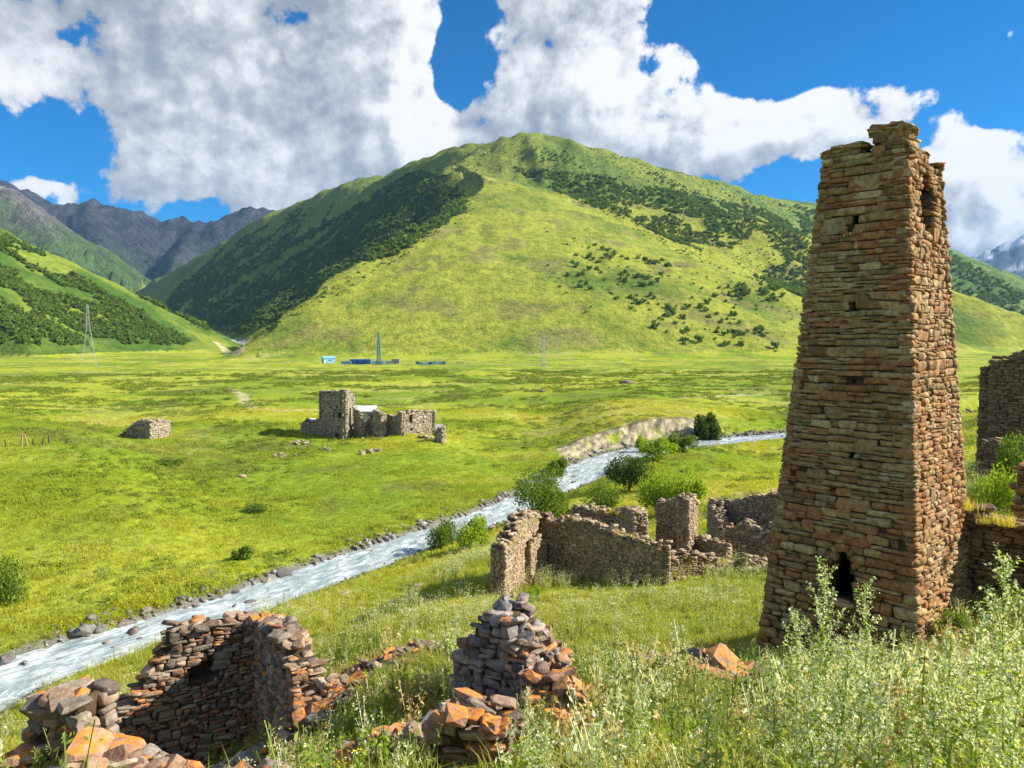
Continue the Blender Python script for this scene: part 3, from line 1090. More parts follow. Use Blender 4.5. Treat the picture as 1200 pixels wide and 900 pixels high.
def core_grid(fc, H, z0, th, opens, cell=.15, name='wall_core', mat=None, parent=None, front_out=-.05):
    """solid wall behind a face, as a grid shell; opens(u,z)->0 solid, 1 cut through, 2 niche in the front half"""
    nu = max(2, int(fc.L / cell))
    zmax = max(H(u) for u in np.linspace(0, fc.L, nu * 2))
    nz_ = max(2, int((zmax - z0) / cell) + 1)
    du, dz = fc.L / nu, cell
    layers = 2
    pres = np.zeros((nu, nz_, layers), bool)
    for i in range(nu):
        u = (i + .5) * du
        h = H(u) - .06
        for k in range(nz_):
            z = z0 + (k + .5) * dz
            if z > h:
                break
            q = opens(u, z) if opens else 0
            if q == 1:
                continue
            pres[i, k, 1] = True
            pres[i, k, 0] = q != 2
    ins = .09
    vid = {}
    vs, fs = [], []
    dep = [front_out, -th * .5, -th]

    def v(i, k, l):
        key = (i, k, l)
        if key not in vid:
            vid[key] = len(vs)
            p = fc.P(ins + i * (fc.L - 2 * ins) / nu, z0 + k * dz, dep[l])
            if parent is not None:
                p = p - np.array(parent.location)
            vs.append(p)
        return vid[key]

    def has(i, k, l):
        return 0 <= i < nu and 0 <= k < nz_ and 0 <= l < layers and pres[i, k, l]
    for i in range(nu):
        for k in range(nz_):
            for l in range(layers):
                if not pres[i, k, l]:
                    continue
                if not has(i - 1, k, l):
                    fs.append((v(i, k, l), v(i, k, l + 1), v(i, k + 1, l + 1), v(i, k + 1, l)))
                if not has(i + 1, k, l):
                    fs.append((v(i + 1, k, l), v(i + 1, k + 1, l), v(i + 1, k + 1, l + 1), v(i + 1, k, l + 1)))
                if not has(i, k + 1, l):
                    fs.append((v(i, k + 1, l), v(i, k + 1, l + 1), v(i + 1, k + 1, l + 1), v(i + 1, k + 1, l)))
                if not has(i, k, l - 1):
                    fs.append((v(i, k, l), v(i, k + 1, l), v(i + 1, k + 1, l), v(i + 1, k, l)))
                if not has(i, k, l + 1):
                    fs.append((v(i, k, l + 1), v(i + 1, k, l + 1), v(i + 1, k + 1, l + 1), v(i, k + 1, l + 1)))
    if not fs:
        return None
    me = np_mesh(name, vs, quads=fs)
    return link(name, me, mat or M_core, parent)


def lay_face(S, fc, H, z0, hs, ls, opens=None, depth=.3, facing=1.0, prot=.045, rough=1.0, gap=.012, kind='slab', mat=None, thin=.25, umin=0.0, quoin=None):
    """courses of random stones over one face"""
    z = z0
    zmax = max(H(u) for u in np.linspace(0, fc.L, 40))
    R0 = fc.Rm()
    row = 0
    nxt = random.uniform(*hs)
    skip = []
    ph = random.uniform(0, 50)
    while z < zmax:
        ch = nxt
        nxt = random.uniform(*hs) * random.choice((.65, .85, 1, 1, 1.25))
        now, skip = skip, []
        u = umin - random.random() * ls[0] * .25 * (0 if quoin else 1)
        first = True
        while u < fc.L:
            ln = random.uniform(*ls) * random.choice((.55, .8, 1, 1.2))
            if quoin and first:
                ln = quoin[row % 2]
            if quoin and u + ln > fc.L - quoin[0] * .6:
                ln = fc.L - u
            first = False
            uc = u + ln / 2
            u += ln
            if uc < 0 or uc > fc.L:
                if not quoin:
                    continue
            zc = z + ch / 2
            if zc > H(min(max(uc, 0), fc.L)) - ch * .2:
                continue
            if opens and (opens(uc, zc) or opens(uc - ln * .32, zc) or opens(uc + ln * .32, zc)):
                # a shorter stone on the solid side of the opening
                ok = False
                for sgn in (-1, 1):
                    u2 = uc + sgn * ln * .34
                    if not opens(u2, zc) and not opens(u2 - ln * .12, zc) and not opens(u2 + ln * .12, zc):
                        rr = random.uniform(-.02, .02) * rough
                        S.add(fc.P(u2, zc, -depth / 2 + prot * random.random()), R0 @ rotmat(rr, rr, rr), (ln * .3, depth, ch - gap), kind, facing, mat)
                        ok = True
                continue
            if any(a_ < uc < b_ for a_, b_ in now):
                continue
            subs = [(0.0, ch)]
            if random.random() < .11 and ln > ls[0] and uc > ln and uc < fc.L - ln and not (opens and opens(uc, zc + ch)):
                subs = [(0.0, ch + nxt)]
                skip.append((uc - ln * .55, uc + ln * .55))
            elif random.random() < thin and ch > hs[0] * .9:
                t = random.uniform(.35, .65) * ch
                subs = [(0.0, t), (t, ch)]
            for a, b in subs:
                hh = b - a
                zz = z + (a + b) / 2 + .055 * rough * mnoise.noise(Vector((uc * .9 + ph, z * .5, 2))) + .02 * rough * mnoise.noise(Vector((uc * 3 + ph, z, 7)))
                n = -depth / 2 + random.uniform(-.25, 1.0) * prot
                R = R0 @ rotmat(random.gauss(0, .03) * rough, random.gauss(0, .026) * rough, random.gauss(0, .03) * rough)
                S.add(fc.P(uc, zz, n), R, (ln - gap + random.uniform(0, .02), depth * random.uniform(.85, 1.15), max(.03, hh - gap + random.uniform(0, .015) * rough)), kind, facing, mat)
        z += ch
        row += 1


def cap_stones(S, fc, H, th, size, n_per_m=4.0, rough=1.0, kind='slab', mat=None, facing=1.0, over=.05):
    n = int(fc.L * n_per_m * max(1, th / .35))
    for _ in range(n):
        u = random.uniform(0, fc.L)
        z = H(u)
        s = random.uniform(*size)
        d = random.uniform(-th + .05, over)
        R = fc.Rm() @ rotmat(random.gauss(0, .12) * rough, random.gauss(0, .12) * rough, random.uniform(-.6, .6))
        S.add(fc.P(u, z + random.uniform(-.06, .05), d), R, (s * random.uniform(.9, 1.5), s * random.uniform(.7, 1.2), s * random.uniform(.22, .45)), kind, facing, mat)


def prof(pts, jag=0.0, seed=0, freq=2.2):
    """piecewise top line with a jagged edge"""
    xs = [p[0] for p in pts]
    ys = [p[1] for p in pts]
    def H(u):
        h = float(np.interp(u, xs, ys))
        if jag:
            h += jag * (mnoise.noise(Vector((u * freq, seed * 3.7, 0))) + .5 * mnoise.noise(Vector((u * freq * 2.7, seed, 5))))
        return h
    return H


def on_line(p0, p1, px, row):
    """(u, z) where a photo pixel's sight line meets the upright plane through the plan line p0-p1"""
    d = ray(px, row)
    U = np.array([p1[0] - p0[0], p1[1] - p0[1]])
    L = np.hypot(*U)
    U = U / L
    A = np.array([[d[0], -U[0]], [d[1], -U[1]]])
    t, u = np.linalg.solve(A, np.array([p0[0], p0[1]]))
    return u, d[2] * t


def at(px, y):
    """plan point in photo column px at forward distance y (near ground level)"""
    p = G(px, y)
    return (p.x, p.y)


def wall(S, parent, p0, p1, tops, th=.55, hs=(.10, .2), ls=(.2, .5), jag=.12, mat=None, opens=None, cores=True, base=None, depth=.22, seed=0, capsize=(.18, .4), both=True, rough=1.6,
         core_mat=None, cell=.15, tops_abs=False, thin=.25, facing=1.0, prot=.05):
    """a ruined wall whose camera face stands on the plan line p0->p1; tops: photo pixels (px,row) on its top edge, or (u, z) if tops_abs"""
    p0, p1 = np.array(p0, float), np.array(p1, float)
    U = p1 - p0
    L = float(np.hypot(*U))
    U /= L
    Nn = np.array([U[1], -U[0]])
    if Nn @ (-(p0 + p1) / 2) < 0:
        Nn = -Nn
    zb = min(hz(*(p0 + U * L * t - Nn * th * s)) for t in (0, .25, .5, .75, 1) for s in (0, 1)) - .25 if base is None else base
    pts = tops if tops_abs else [on_line(p0, p1, *q) for q in tops]
    pts = sorted((u, z - zb) for u, z in pts)
    H = prof(pts, jag, seed)
    O = (p0[0], p0[1], zb)
    fc = Face(O, U, Nn, L)
    op = (lambda u, z: opens(u, z + zb)) if opens else None
    if cores:
        core_grid(fc, H, 0.0, th, op, cell, 'wall_core', core_mat or M_core, parent)
    lay_face(S, fc, H, 0.0, hs, ls, op, depth, facing, prot, rough, mat=mat, thin=thin)
    e1 = Face((p1[0], p1[1], zb), -Nn, U, th)
    e0 = Face((p0[0] - Nn[0] * th, p0[1] - Nn[1] * th, zb), Nn, -U, th)
    H1, H0 = (lambda u: H(L)), (lambda u: H(0))
    lay_face(S, e1, H1, 0, hs, (ls[0], ls[1] * .8), None, depth, facing, prot, rough, mat=mat)
    lay_face(S, e0, H0, 0, hs, (ls[0], ls[1] * .8), None, depth, facing, prot, rough, mat=mat)
    if both:
        bk = Face((p1[0] - Nn[0] * th, p1[1] - Nn[1] * th, zb), -U, -Nn, L)
        lay_face(S, bk, lambda u: H(L - u), 0, hs, ls, (lambda u, z: op(L - u, z) == 1) if op else None, depth, 0.0, prot, rough, mat=mat)
    cap_stones(S, fc, H, th, capsize, 5.0 / max(.5, capsize[1] * 2.4), rough, mat=mat, facing=facing)
    return fc, H, zb


def pile(S, cx, cy, rx, ry, h, n, size, kind='rock', mat=None, flat=.55, rot=0.0, facing=1.0, top_big=False):
    """loose stones heaped on the ground"""
    for i in range(n):
        a = random.uniform(0, 2 * math.pi)
        r = math.sqrt(random.random())
        lx, ly = r * rx * math.cos(a), r * ry * math.sin(a)
        x = cx + lx * math.cos(rot) - ly * math.sin(rot)
        y = cy + lx * math.sin(rot) + ly * math.cos(rot)
        hh = h * max(0, 1 - r) ** .8 * random.uniform(.55, 1.0)
        s = random.uniform(*size) * random.choice((.6, .8, 1, 1.3))
        R = rotmat(random.gauss(0, .35), random.gauss(0, .35), random.uniform(0, 6.3))
        S.add((x, y, hz(x, y) + hh + s * .1), R, (s * random.uniform(.9, 1.5), s * random.uniform(.7, 1.1), s * random.uniform(.22, .6) * flat * 1.5), kind if random.random() < .35 else 'slab', facing, mat)


def heap_core(parent, cx, cy, rx, ry, h, rot=0.0, mat=None, name='earth_core'):
    """earth and small stuff inside a heap"""
    nu, nr = 28, 9
    vs, fs = [], []
    for j in range(nr + 1):
        r = 1 - j / nr
        for i in range(nu):
            a = 2 * math.pi * i / nu
            lx, ly = r * rx * math.cos(a) * .95, r * ry * math.sin(a) * .95
            x = cx + lx * math.cos(rot) - ly * math.sin(rot)
            y = cy + lx * math.sin(rot) + ly * math.cos(rot)
            z = hz(x, y) + h * .72 * (1 - r) ** .8 - .12 * (r > .99) + .06 * mnoise.noise(Vector((x * 3, y * 3, 1)))
            vs.append((x - parent.location.x, y - parent.location.y, z - parent.location.z))
    for j in range(nr):
        for i in range(nu):
            k = (i + 1) % nu
            fs.append((j * nu + i, j * nu + k, (j + 1) * nu + k, (j + 1) * nu + i))
    return link(name, np_mesh(name, vs, quads=fs), mat or M_core, parent, smooth=True)


# ------------------------------------------------------------------ the great tower
def build_tower():
    c45 = math.sqrt(.5)
    NC = np.array([11.47, 20.3])
    WL, WR = 4.75, 5.9
    zb = -9.0                       # foot at the near corner is -8.5, it goes down to the left
    t = empty('stone_tower', (13.0, 24.0, zb), 'tall tapering stone defence tower with pointed doorway and broken top, right foreground', 'tower')
    n1, n2 = np.array([-c45, -c45]), np.array([c45, -c45])   # camera face, sunlit right face
    bat = .083
    LC = NC + np.array([-c45, c45]) * WL
    RC_ = NC + np.array([c45, c45]) * WR
    BC = LC + np.array([c45, c45]) * WR
    zl = -11.2                                             # sunk below the ground all round
    k = zb - zl

    def mk(p0, U, n, L):
        f_ = Face((p0[0] + n[0] * bat * k * 0, p0[1], zb), U, n, L, bat, bat, bat)
        return f_
    fl = mk(LC, np.array([c45, -c45]), n1, WL)
    fr = mk(NC, np.array([c45, c45]), n2, WR)
    fb = mk(RC_, np.array([-c45, c45]), -n1, WL)
    fw = mk(BC, np.array([-c45, -c45]), -n2, WR)
    top = 14.95

    def uz(f_, px, row):
        d = ray(px, row)
        # the face leans back: solve n.(P-O) = -b*z
        n = f_.N + np.array([0, 0, bat])
        tt = float(n @ f_.O) / float(n @ d)
        P = d * tt
        z = P[2] - f_.O[2]
        uu = float((P - f_.O) @ f_.U)
        a, e = bat * z, f_.L - bat * z
        return (uu - a) / (e - a) * f_.L, z
    HLp = [uz(fl, *q) for q in [(966, 182), (978, 177), (1000, 174), (1010, 172), (1014, 174), (1016, 192), (1022, 192), (1024, 160), (1030, 157), (1060, 154)]]
    HRp = [uz(fr, *q) for q in [(1063, 154), (1073, 160), (1077, 172), (1080, 184), (1086, 184), (1090, 190), (1099, 196)]]
    us = [p[0] for p in HLp]
    HLp = [(max(0, min(WL, (p[0] - us[0]) / (us[-1] - us[0]) * WL)), p[1]) for p in HLp]
    us = [p[0] for p in HRp]
    HRp = [(max(0, min(WR, (p[0] - us[0]) / (us[-1] - us[0]) * WR)), p[1]) for p in HRp]
    HL, HR = prof(HLp, .05, 1, 3), prof(HRp, .06, 2, 3)
    hmid = HRp[-1][1]
    HB = prof([(0, hmid), (WL, HLp[0][1])], .15, 3)
    HW = prof([(0, HLp[0][1]), (WR, HLp[0][1])], .15, 4)
    # openings on the camera face
    door_u, door_z0 = uz(fl, 984, 703)
    _, door_z1 = uz(fl, 984, 645)
    wins = [(uz(fl, 1001, 262), .16, .26), (uz(fl, 1000, 357), .055, .22), (uz(fl, 998, 443), .06, .17), (uz(fl, 997, 533), .08, .14), (uz(fl, 1060, 638), .10, .12), (uz(fl, 1019, 182), .05, .12),
            (uz(fl, 998, 287), .05, .05)]

    def op_l(u, z):
        # pointed arch
        if door_z0 - 1.2 < z < door_z1:
            hw = .34 if z < door_z1 - .85 else .34 * math.sqrt(max(0, (door_z1 - z) / .85))
            if abs(u - door_u) < hw and z > door_z0:
                return 1
        for (wu, wz), a, b in wins:
            if abs(u - wu) < a * (1 if a > .1 else (1 - .5 * (z - wz) / b)) and abs(z - wz) < b:
                return 1
        return 0
    hole_u, hole_z = uz(fr, 1088, 240)

    def op_r(u, z):
        # collapsed pocket high on the sunlit face
        du, dz = (u - hole_u) / 1.25, (z - hole_z) / 1.15
        q = du * du + dz * dz + .5 * mnoise.noise(Vector((u * 2, z * 2, 3)))
        if q < .72:
            return 2
        return 0
    th = .85
    for f_, H, op in ((fl, HL, op_l), (fr, HR, op_r), (fb, HB, None), (fw, HW, None)):
        L0 = f_.L
        # walls meet inside the corner: shorten the cores of two of them
        core_grid(f_, H, -2.2, th, op, .14, 'wall_core', M_core, t, front_out=-.10)
    S = Stones()
    lay_face(S, fl, HL, -2.0, (.17, .30), (.42, 1.0), op_l, .34, 1.0, .07, 1.0, quoin=(.62, .36), thin=.22, gap=.02)
    lay_face(S, fr, HR, -2.0, (.12, .26), (.26, .66), op_r, .34, 1.0, .06, 1.15, quoin=(.36, .62), thin=.3, gap=.02)
    lay_face(S, fb, HB, -2.0, (.2, .34), (.5, 1.0), None, .3, 0.0, .04, .6, quoin=(.36, .6))
    lay_face(S, fw, HW, -2.0, (.2, .34), (.5, 1.0), None, .3, 0.0, .04, .6, quoin=(.6, .36))
    # thin projecting slabs round the top
    for f_, H in ((fl, HL), (fr, HR), (fb, HB), (fw, HW)):
        L = f_.L
        u = 0
        while u < L:
            ln = random.uniform(.35, .75)
            uc = u + ln / 2
            if f_ is fl and abs(uc - (HLp[5][0] + HLp[6][0]) / 2) < .42:
                u += .25
                continue
            if f_ is fr and uc > WR * .30 and random.random() < .35:
                u += ln
                continue
            for j in range(random.choice((1, 2, 2))):
                S.add(f_.P(min(uc, L), H(min(uc, L)) + .03 + j * .09, -.20 - random.random() * .1), f_.Rm() @ rotmat(random.gauss(0, .05), random.gauss(0, .05), random.gauss(0, .08)),
                      (ln * 1.15, .62, random.uniform(.07, .12)), 'slab', 1.0)
            u += ln * .8
    # heap of slabs that crowns the higher corner
    for _ in range(26):
        u = random.uniform(HLp[6][0] + .1, WL)
        S.add(fl.P(u, HL(u) + random.uniform(.05, .26), random.uniform(-.6, -.05)), fl.Rm() @ rotmat(random.gauss(0, .12), random.gauss(0, .12), random.uniform(-.5, .5)),
              (random.uniform(.35, .8), random.uniform(.3, .6), random.uniform(.07, .14)), 'slab', 1.0)
    # arch stones round the doorway
    for a in np.linspace(-75, 75, 9):
        r_ = .47
        uu = door_u + r_ * math.sin(rad(a)) * .95
        zz = door_z1 - .62 + (.62 + .1) * math.cos(rad(a)) ** .8
        S.add(fl.P(uu, zz, -.12), fl.Rm() @ rotmat(0, rad(a) * .75, 0), (.17, .36, .26), 'slab', 1.0)
    # lintel over the door and the sill of the high window
    S.add(fl.P(door_u - .05, door_z1 + .36, -.10), fl.Rm(), (1.75, .34, .26), 'slab', 1.0)
    S.add(fl.P(door_u, door_z0 - .10, -.05), fl.Rm(), (1.0, .5, .16), 'slab', 1.0)
    (wu, wz), a, b = wins[0]
    S.add(fl.P(wu, wz - b - .05, -.08), fl.Rm(), (.6, .34, .10), 'slab', 1.0)
    # row of small protruding nibs under the high window
    r0, r1 = uz(fl, 975, 281), uz(fl, 1022, 268)
    for q in np.linspace(0, 1, 13):
        S.add(fl.P(r0[0] + (r1[0] - r0[0]) * q, r0[1] + (r1[1] - r0[1]) * q, .0), fl.Rm(), (.07, .25, .09), 'slab', .1)
    print('tower', S.build(t, M_tower, min_px=8.0))
    # stepped rubble at the foot
    return t, NC, RC_


def vary_label(S):
    return S


# ------------------------------------------------------------------ ruins round the tower
def build_near_ruins(RC_):
    # wall that leaves the tower's far right corner
    t = empty('wall_ruin', (15.6, 24.0, -8.8), 'brown stone wall in shade running right from the foot of the tall tower', 'wall')
    S = Stones()
    p0, p1 = (14.95, 24.3), (20.6, 18.6)
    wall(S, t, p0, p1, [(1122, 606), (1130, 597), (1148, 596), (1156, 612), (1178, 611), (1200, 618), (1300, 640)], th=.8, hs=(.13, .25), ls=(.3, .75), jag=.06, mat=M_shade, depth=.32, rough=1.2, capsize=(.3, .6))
    print('wall', S.build(t, M_shade, min_px=9))
    # short pier of the next wall behind it
    t = empty('stone_pier', (20.0, 27.5, -8.5), 'brown stone pier standing at the right edge behind the shaded wall', 'pier')
    S = Stones()
    a = at(1187, 27)
    wall(S, t, a, (a[0] + 1.6, a[1] - 1.2), [(1186, 556), (1196, 549), (1240, 545)], th=.7, hs=(.14, .25), ls=(.25, .6), jag=.05, mat=M_tower, depth=.3, capsize=(.3, .5))
    S.build(t, M_tower, min_px=9)
    # ruined tower farther right
    t = empty('ruined_tower', (35, 54, -10), 'broad roofless stone tower in shade at the right edge of the photo', 'tower')
    S = Stones()
    a = at(1156, 52)
    c45 = math.sqrt(.5)
    b = (a[0] + 6 * c45, a[1] - 6 * c45)
    d = (a[0] + 6 * c45, a[1] + 6 * c45)
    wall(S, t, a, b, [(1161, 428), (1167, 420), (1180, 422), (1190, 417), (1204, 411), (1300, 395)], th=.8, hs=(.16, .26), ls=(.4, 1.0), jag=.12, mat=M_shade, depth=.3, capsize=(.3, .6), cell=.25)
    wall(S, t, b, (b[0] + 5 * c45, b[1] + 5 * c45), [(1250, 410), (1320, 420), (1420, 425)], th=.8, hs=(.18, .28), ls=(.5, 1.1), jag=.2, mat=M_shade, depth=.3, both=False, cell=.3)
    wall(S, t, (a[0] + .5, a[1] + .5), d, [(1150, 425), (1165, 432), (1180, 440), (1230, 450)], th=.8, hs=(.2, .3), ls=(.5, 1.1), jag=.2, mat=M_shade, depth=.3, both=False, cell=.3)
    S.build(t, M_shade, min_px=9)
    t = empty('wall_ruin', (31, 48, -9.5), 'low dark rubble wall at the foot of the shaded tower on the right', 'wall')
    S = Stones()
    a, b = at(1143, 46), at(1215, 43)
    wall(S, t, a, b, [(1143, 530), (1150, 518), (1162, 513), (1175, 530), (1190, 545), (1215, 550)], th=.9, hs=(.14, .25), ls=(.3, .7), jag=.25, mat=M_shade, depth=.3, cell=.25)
    S.build(t, M_shade, min_px=9)

    # ---- corner ruin in the left foreground
    t = empty('ruined_house', (-7.2, 17.0, -10), 'roofless corner of a stone house with lichened top stones and dark inside, left foreground', 'ruin')
    S = Stones()
    C = (-6.55, 18.3)
    A = (C[0] - 3.55 * .891, C[1] - 3.55 * .454)
    nu_, nz2 = on_line(C, A, 236, 788)
    def niche(u, z):
        return 2 if abs(u - nu_) < .26 and abs(z - nz2) < .27 else 0
    wall(S, t, C, A, [(290, 727), (276, 728), (262, 737), (245, 733), (225, 736), (205, 741), (196, 748), (192, 762), (182, 782), (172, 797), (158, 812), (140, 838), (124, 850)], th=.6, hs=(.055, .15), ls=(.14, .46),
         jag=.06, opens=niche, mat=M_fore, base=-10.7, depth=.24, seed=4, capsize=(.2, .42), rough=2.2, prot=.08)
    B = (C[0] + 3.25 * .55, C[1] - 3.25 * .835)
    wall(S, t, C, B, [(290, 727), (300, 728), (314, 733), (326, 745), (334, 764), (343, 788), (352, 815), (360, 850)], th=.6, hs=(.055, .15), ls=(.14, .46), jag=.06, mat=M_fore, base=-10.7, depth=.24, seed=5,
         capsize=(.2, .42), rough=2.2, prot=.08)
    # front corner of the left wall turns towards the camera and is broken down
    pile(S, A[0] + .3, A[1] - .6, 1.3, 1.0, 1.0, 90, (.2, .45), mat=M_fore)
    pile(S, -6.6, 15.6, 1.6, 1.1, .5, 90, (.15, .38), mat=M_grey)
    print('corner', S.build(t, M_fore, min_px=8))
    # rubble bank that runs right from its near end
    t = empty('rubble_bank', (-4.2, 15.8, -8.6), 'bank of tumbled pinkish stones spilling right from the corner ruin into the grass', 'rubble')
    S = Stones()
    heap_core(t, -4.3, 15.6, 1.3, .8, .75, .25, M_core_g)
    pile(S, -4.35, 15.4, 1.2, .85, .85, 120, (.16, .42), mat=M_fore, rot=.25)
    pile(S, -3.3, 16.2, .9, .5, .5, 50, (.14, .34), mat=M_fore)
    pile(S, -4.3, 14.0, .7, .5, .4, 40, (.14, .34), mat=M_fore)
    S.build(t, M_fore, min_px=8)
    # stub in the bottom left corner
    t = empty('ruined_pier', (-6.2, 10, -6.2), 'stubby broken stone pier topped with orange-lichened slabs in the bottom left corner', 'pier')
    S = Stones()
    a, b = at(28, 10.3), at(92, 9.75)
    wall(S, t, a, b, [(28, 858), (36, 826), (44, 820), (70, 824), (86, 824), (90, 850), (95, 868)], th=.62, hs=(.09, .17), ls=(.2, .5), jag=.03, mat=M_fore, base=-7.4, depth=.24, seed=6, capsize=(.3, .5), rough=2.4, prot=.08)
    for px, row, s in [(62, 828, (.52, .40, .18)), (48, 826, (.40, .36, .16)), (82, 834, (.34, .30, .16)), (78, 852, (.42, .3, .14))]:
        p = W(px, row, 10.0)
        S.add(p, rotmat(.15, -.1, random.random()), s, 'slab')
    S.build(t, M_fore, min_px=8)
    # big lichened boulder and the stones round it
    def boulder(name, label, px, row, y, size, rot, mat=M_fore, k=3, cat='stone', group=None, kind='rock'):
        me = matted(kind, k, mat)
        o = bpy.data.objects.new(name, me)
        COL.objects.link(o)
        p = W(px, row, y)
        o.location = p
        o.scale = size
        o.rotation_euler = rot
        tag(o, label, cat, group)
        return o
    boulder('boulder', 'large boulder almost wholly covered in bright orange lichen, bottom left', 108, 877, 9.3, (.62, .55, .30), (.2, .1, .4), M_orange, 2)
    boulder('boulder', 'long flat orange-lichened slab lying right of the bright orange boulder', 142, 876, 9.45, (.60, .40, .17), (.1, .12, -.1), M_orange, 4, kind='slab')
    boulder('boulder', 'pale grey boulder just right of the long orange slab', 172, 884, 9.5, (.34, .34, .22), (.3, .1, .8), M_grey, 5)
    t = empty('rubble_heap', (-5.0, 9.4, -6.2), 'low heap of grey and rust stones along the bottom left edge below the boulders', 'rubble')
    S = Stones()
    heap_core(t, -4.6, 9.4, 1.0, .55, .35, 0, M_core_g)
    pile(S, -4.65, 9.25, 1.1, .6, .42, 90, (.16, .36), mat=M_fore)
    pile(S, -3.55, 9.6, .55, .45, .35, 40, (.18, .38), mat=M_fore)
    S.build(t, M_fore, min_px=8)
    t = empty('rubble_heap', (-6.9, 9.9, -6.4), 'orange-lichened stones heaped in the extreme bottom left corner beside the pier', 'rubble')
    S = Stones()
    pile(S, -6.9, 10.1, .55, .5, .75, 45, (.25, .42), mat=M_orange)
    S.build(t, M_fore, min_px=8)

    # ---- heap in the centre foreground
    t = empty('wall_ruin', (-.3, 13.3, -7), 'jagged stump of a stone wall corner with dark shaded front and orange-topped stones, centre foreground', 'ruin')
    S = Stones()
    A, B = at(530, 13.5), at(612, 12.7)
    wall(S, t, A, B, [(526, 806), (531, 776), (539, 756), (551, 750), (556, 736), (562, 724), (590, 722), (598, 731), (603, 748), (614, 754)], th=.8, hs=(.09, .2), ls=(.15, .42), jag=.05, mat=M_grey, base=-7.6,
         depth=.28, seed=8, capsize=(.16, .34), rough=3.5, prot=.12)
    C2 = (B[0] + .92, B[1] + 1.05)
    wall(S, t, B, C2, [(614, 762), (622, 756), (630, 744), (642, 742), (650, 754), (662, 764), (674, 792)], th=.6, hs=(.07, .15), ls=(.16, .42), jag=.06, mat=M_fore, base=-7.6, depth=.26, seed=9, capsize=(.2, .4),
         rough=4, prot=.12)
    heap_core(t, -.6, 12.2, 1.0, .9, .35, 0, M_core_g)
    pile(S, -.6, 12.1, 1.15, 1.0, .42, 200, (.14, .36), mat=M_grey)
    pile(S, .95, 12.85, .8, .5, .45, 90, (.14, .34), mat=M_fore)
    for q in range(14):
        px, row = random.choice([(562, 732), (585, 726), (575, 726), (548, 752), (640, 748), (630, 756), (655, 772)])
        p = W(px + random.uniform(-5, 5), row + random.uniform(0, 5), 13.3)
        S.add(p, rotmat(random.gauss(0, .3), random.gauss(0, .3), random.random() * 6), (random.uniform(.2, .34), random.uniform(.18, .26), random.uniform(.08, .18)), 'slab', 1, M_fore)
    print('heap', S.build(t, M_grey, min_px=8))
    t = empty('rubble_heap', (.75, 11.8, -6.3), 'ledge of rust-coloured stones just below and right of the jagged central stump', 'rubble')
    S = Stones()
    a, b = at(618, 11.9), at(678, 12.0)
    wall(S, t, a, b, [(614, 822), (630, 812), (650, 806), (672, 808), (684, 818)], th=.7, hs=(.09, .16), ls=(.2, .45), jag=.05, mat=M_fore, base=-7.2, depth=.3, seed=12, capsize=(.26, .46), rough=3, prot=.1)
    pile(S, .75, 10.9, .65, .6, .38, 90, (.16, .40), mat=M_orange)
    S.build(t, M_fore, min_px=8)
    t = empty('wall_ruin', (-.7, 10.5, -6.3), 'low broken wall end with orange-lichened cap stones at the bottom centre edge', 'ruin')
    S = Stones()
    a, b = at(505, 10.7), at(592, 10.15)
    wall(S, t, a, b, [(500, 862), (512, 842), (532, 838), (548, 842), (553, 864), (560, 866), (566, 848), (578, 850), (590, 862), (596, 880)], th=.7, hs=(.10, .19), ls=(.18, .42), jag=.03, mat=M_fore, base=-7.4,
         depth=.28, seed=10, capsize=(.25, .42), rough=3.5, prot=.11)
    for px, row, s in [(535, 838, (.44, .34, .16)), (520, 842, (.3, .26, .13)), (575, 852, (.32, .3, .2)), (582, 872, (.42, .3, .15))]:
        S.add(W(px, row, 10.2), rotmat(.25, .1, random.random() * 3), s, 'slab', 1, M_orange)
    S.build(t, M_fore, min_px=8)
    t = empty('rubble_bank', (-2.0, 11.6, -6.9), 'loose row of pinkish stones in the grass left of the bottom centre wall end', 'rubble')
    S = Stones()
    heap_core(t, -1.9, 11.5, 1.1, .45, .3, 0, M_core_g)
    pile(S, -1.9, 11.5, 1.15, .5, .42, 150, (.13, .34), mat=M_fore)
    pile(S, -2.9, 12.1, .5, .35, .2, 25, (.13, .28), mat=M_fore)
    S.build(t, M_fore, min_px=8)
    t = empty('rubble_heap', (-2.2, 17.0, -7.6), 'small narrow stack of rusty stones in the grass left of the central stump', 'rubble')
    S = Stones()
    a, b = at(468, 17.2), at(502, 16.6)
    wall(S, t, a, b, [(462, 790), (472, 772), (480, 760), (492, 757), (503, 775), (507, 792)], th=.5, hs=(.09, .18), ls=(.2, .5), jag=.04, mat=M_fore, depth=.24, seed=11, capsize=(.22, .4), rough=4, prot=.1)
    pile(S, -2.7, 16.3, 1.1, .5, .45, 70, (.14, .32), mat=M_fore)
    S.build(t, M_fore, min_px=8)
    t = empty('rubble_heap', (3.6, 14.6, -7), 'mound of half-buried stones overgrown with grass below the foot of the tall tower', 'rubble')
    S = Stones()
    heap_core(t, 3.9, 14.8, 1.9, .8, .6, -.25, M_core_g)
    pile(S, 3.9, 14.8, 1.9, .75, .8, 110, (.2, .55), mat=M_fore, rot=-.25)
    S.build(t, M_fore, min_px=9)
    boulder('boulder', 'tilted rust-orange slab jutting from the grassy stone mound left of the tower foot', 851, 795, 14.2, (1.05, .6, .24), (.15, .35, -.5), M_orange, 3, kind='slab')
    t = empty('rubble_heap', (8.2, 15.5, -7), 'brown and pale stones showing in the weeds right in front of the tower doorway', 'rubble')
    S = Stones()
    pile(S, 7.9, 16.4, 1.7, .6, .4, 45, (.2, .5), mat=M_tower, rot=-.2)
    S.build(t, M_tower, min_px=9)
    t = empty('rubble_heap', (4.2, 6.6, -3.5), 'pale broken stones among the tall weeds in the bottom right corner', 'rubble')
    S = Stones()
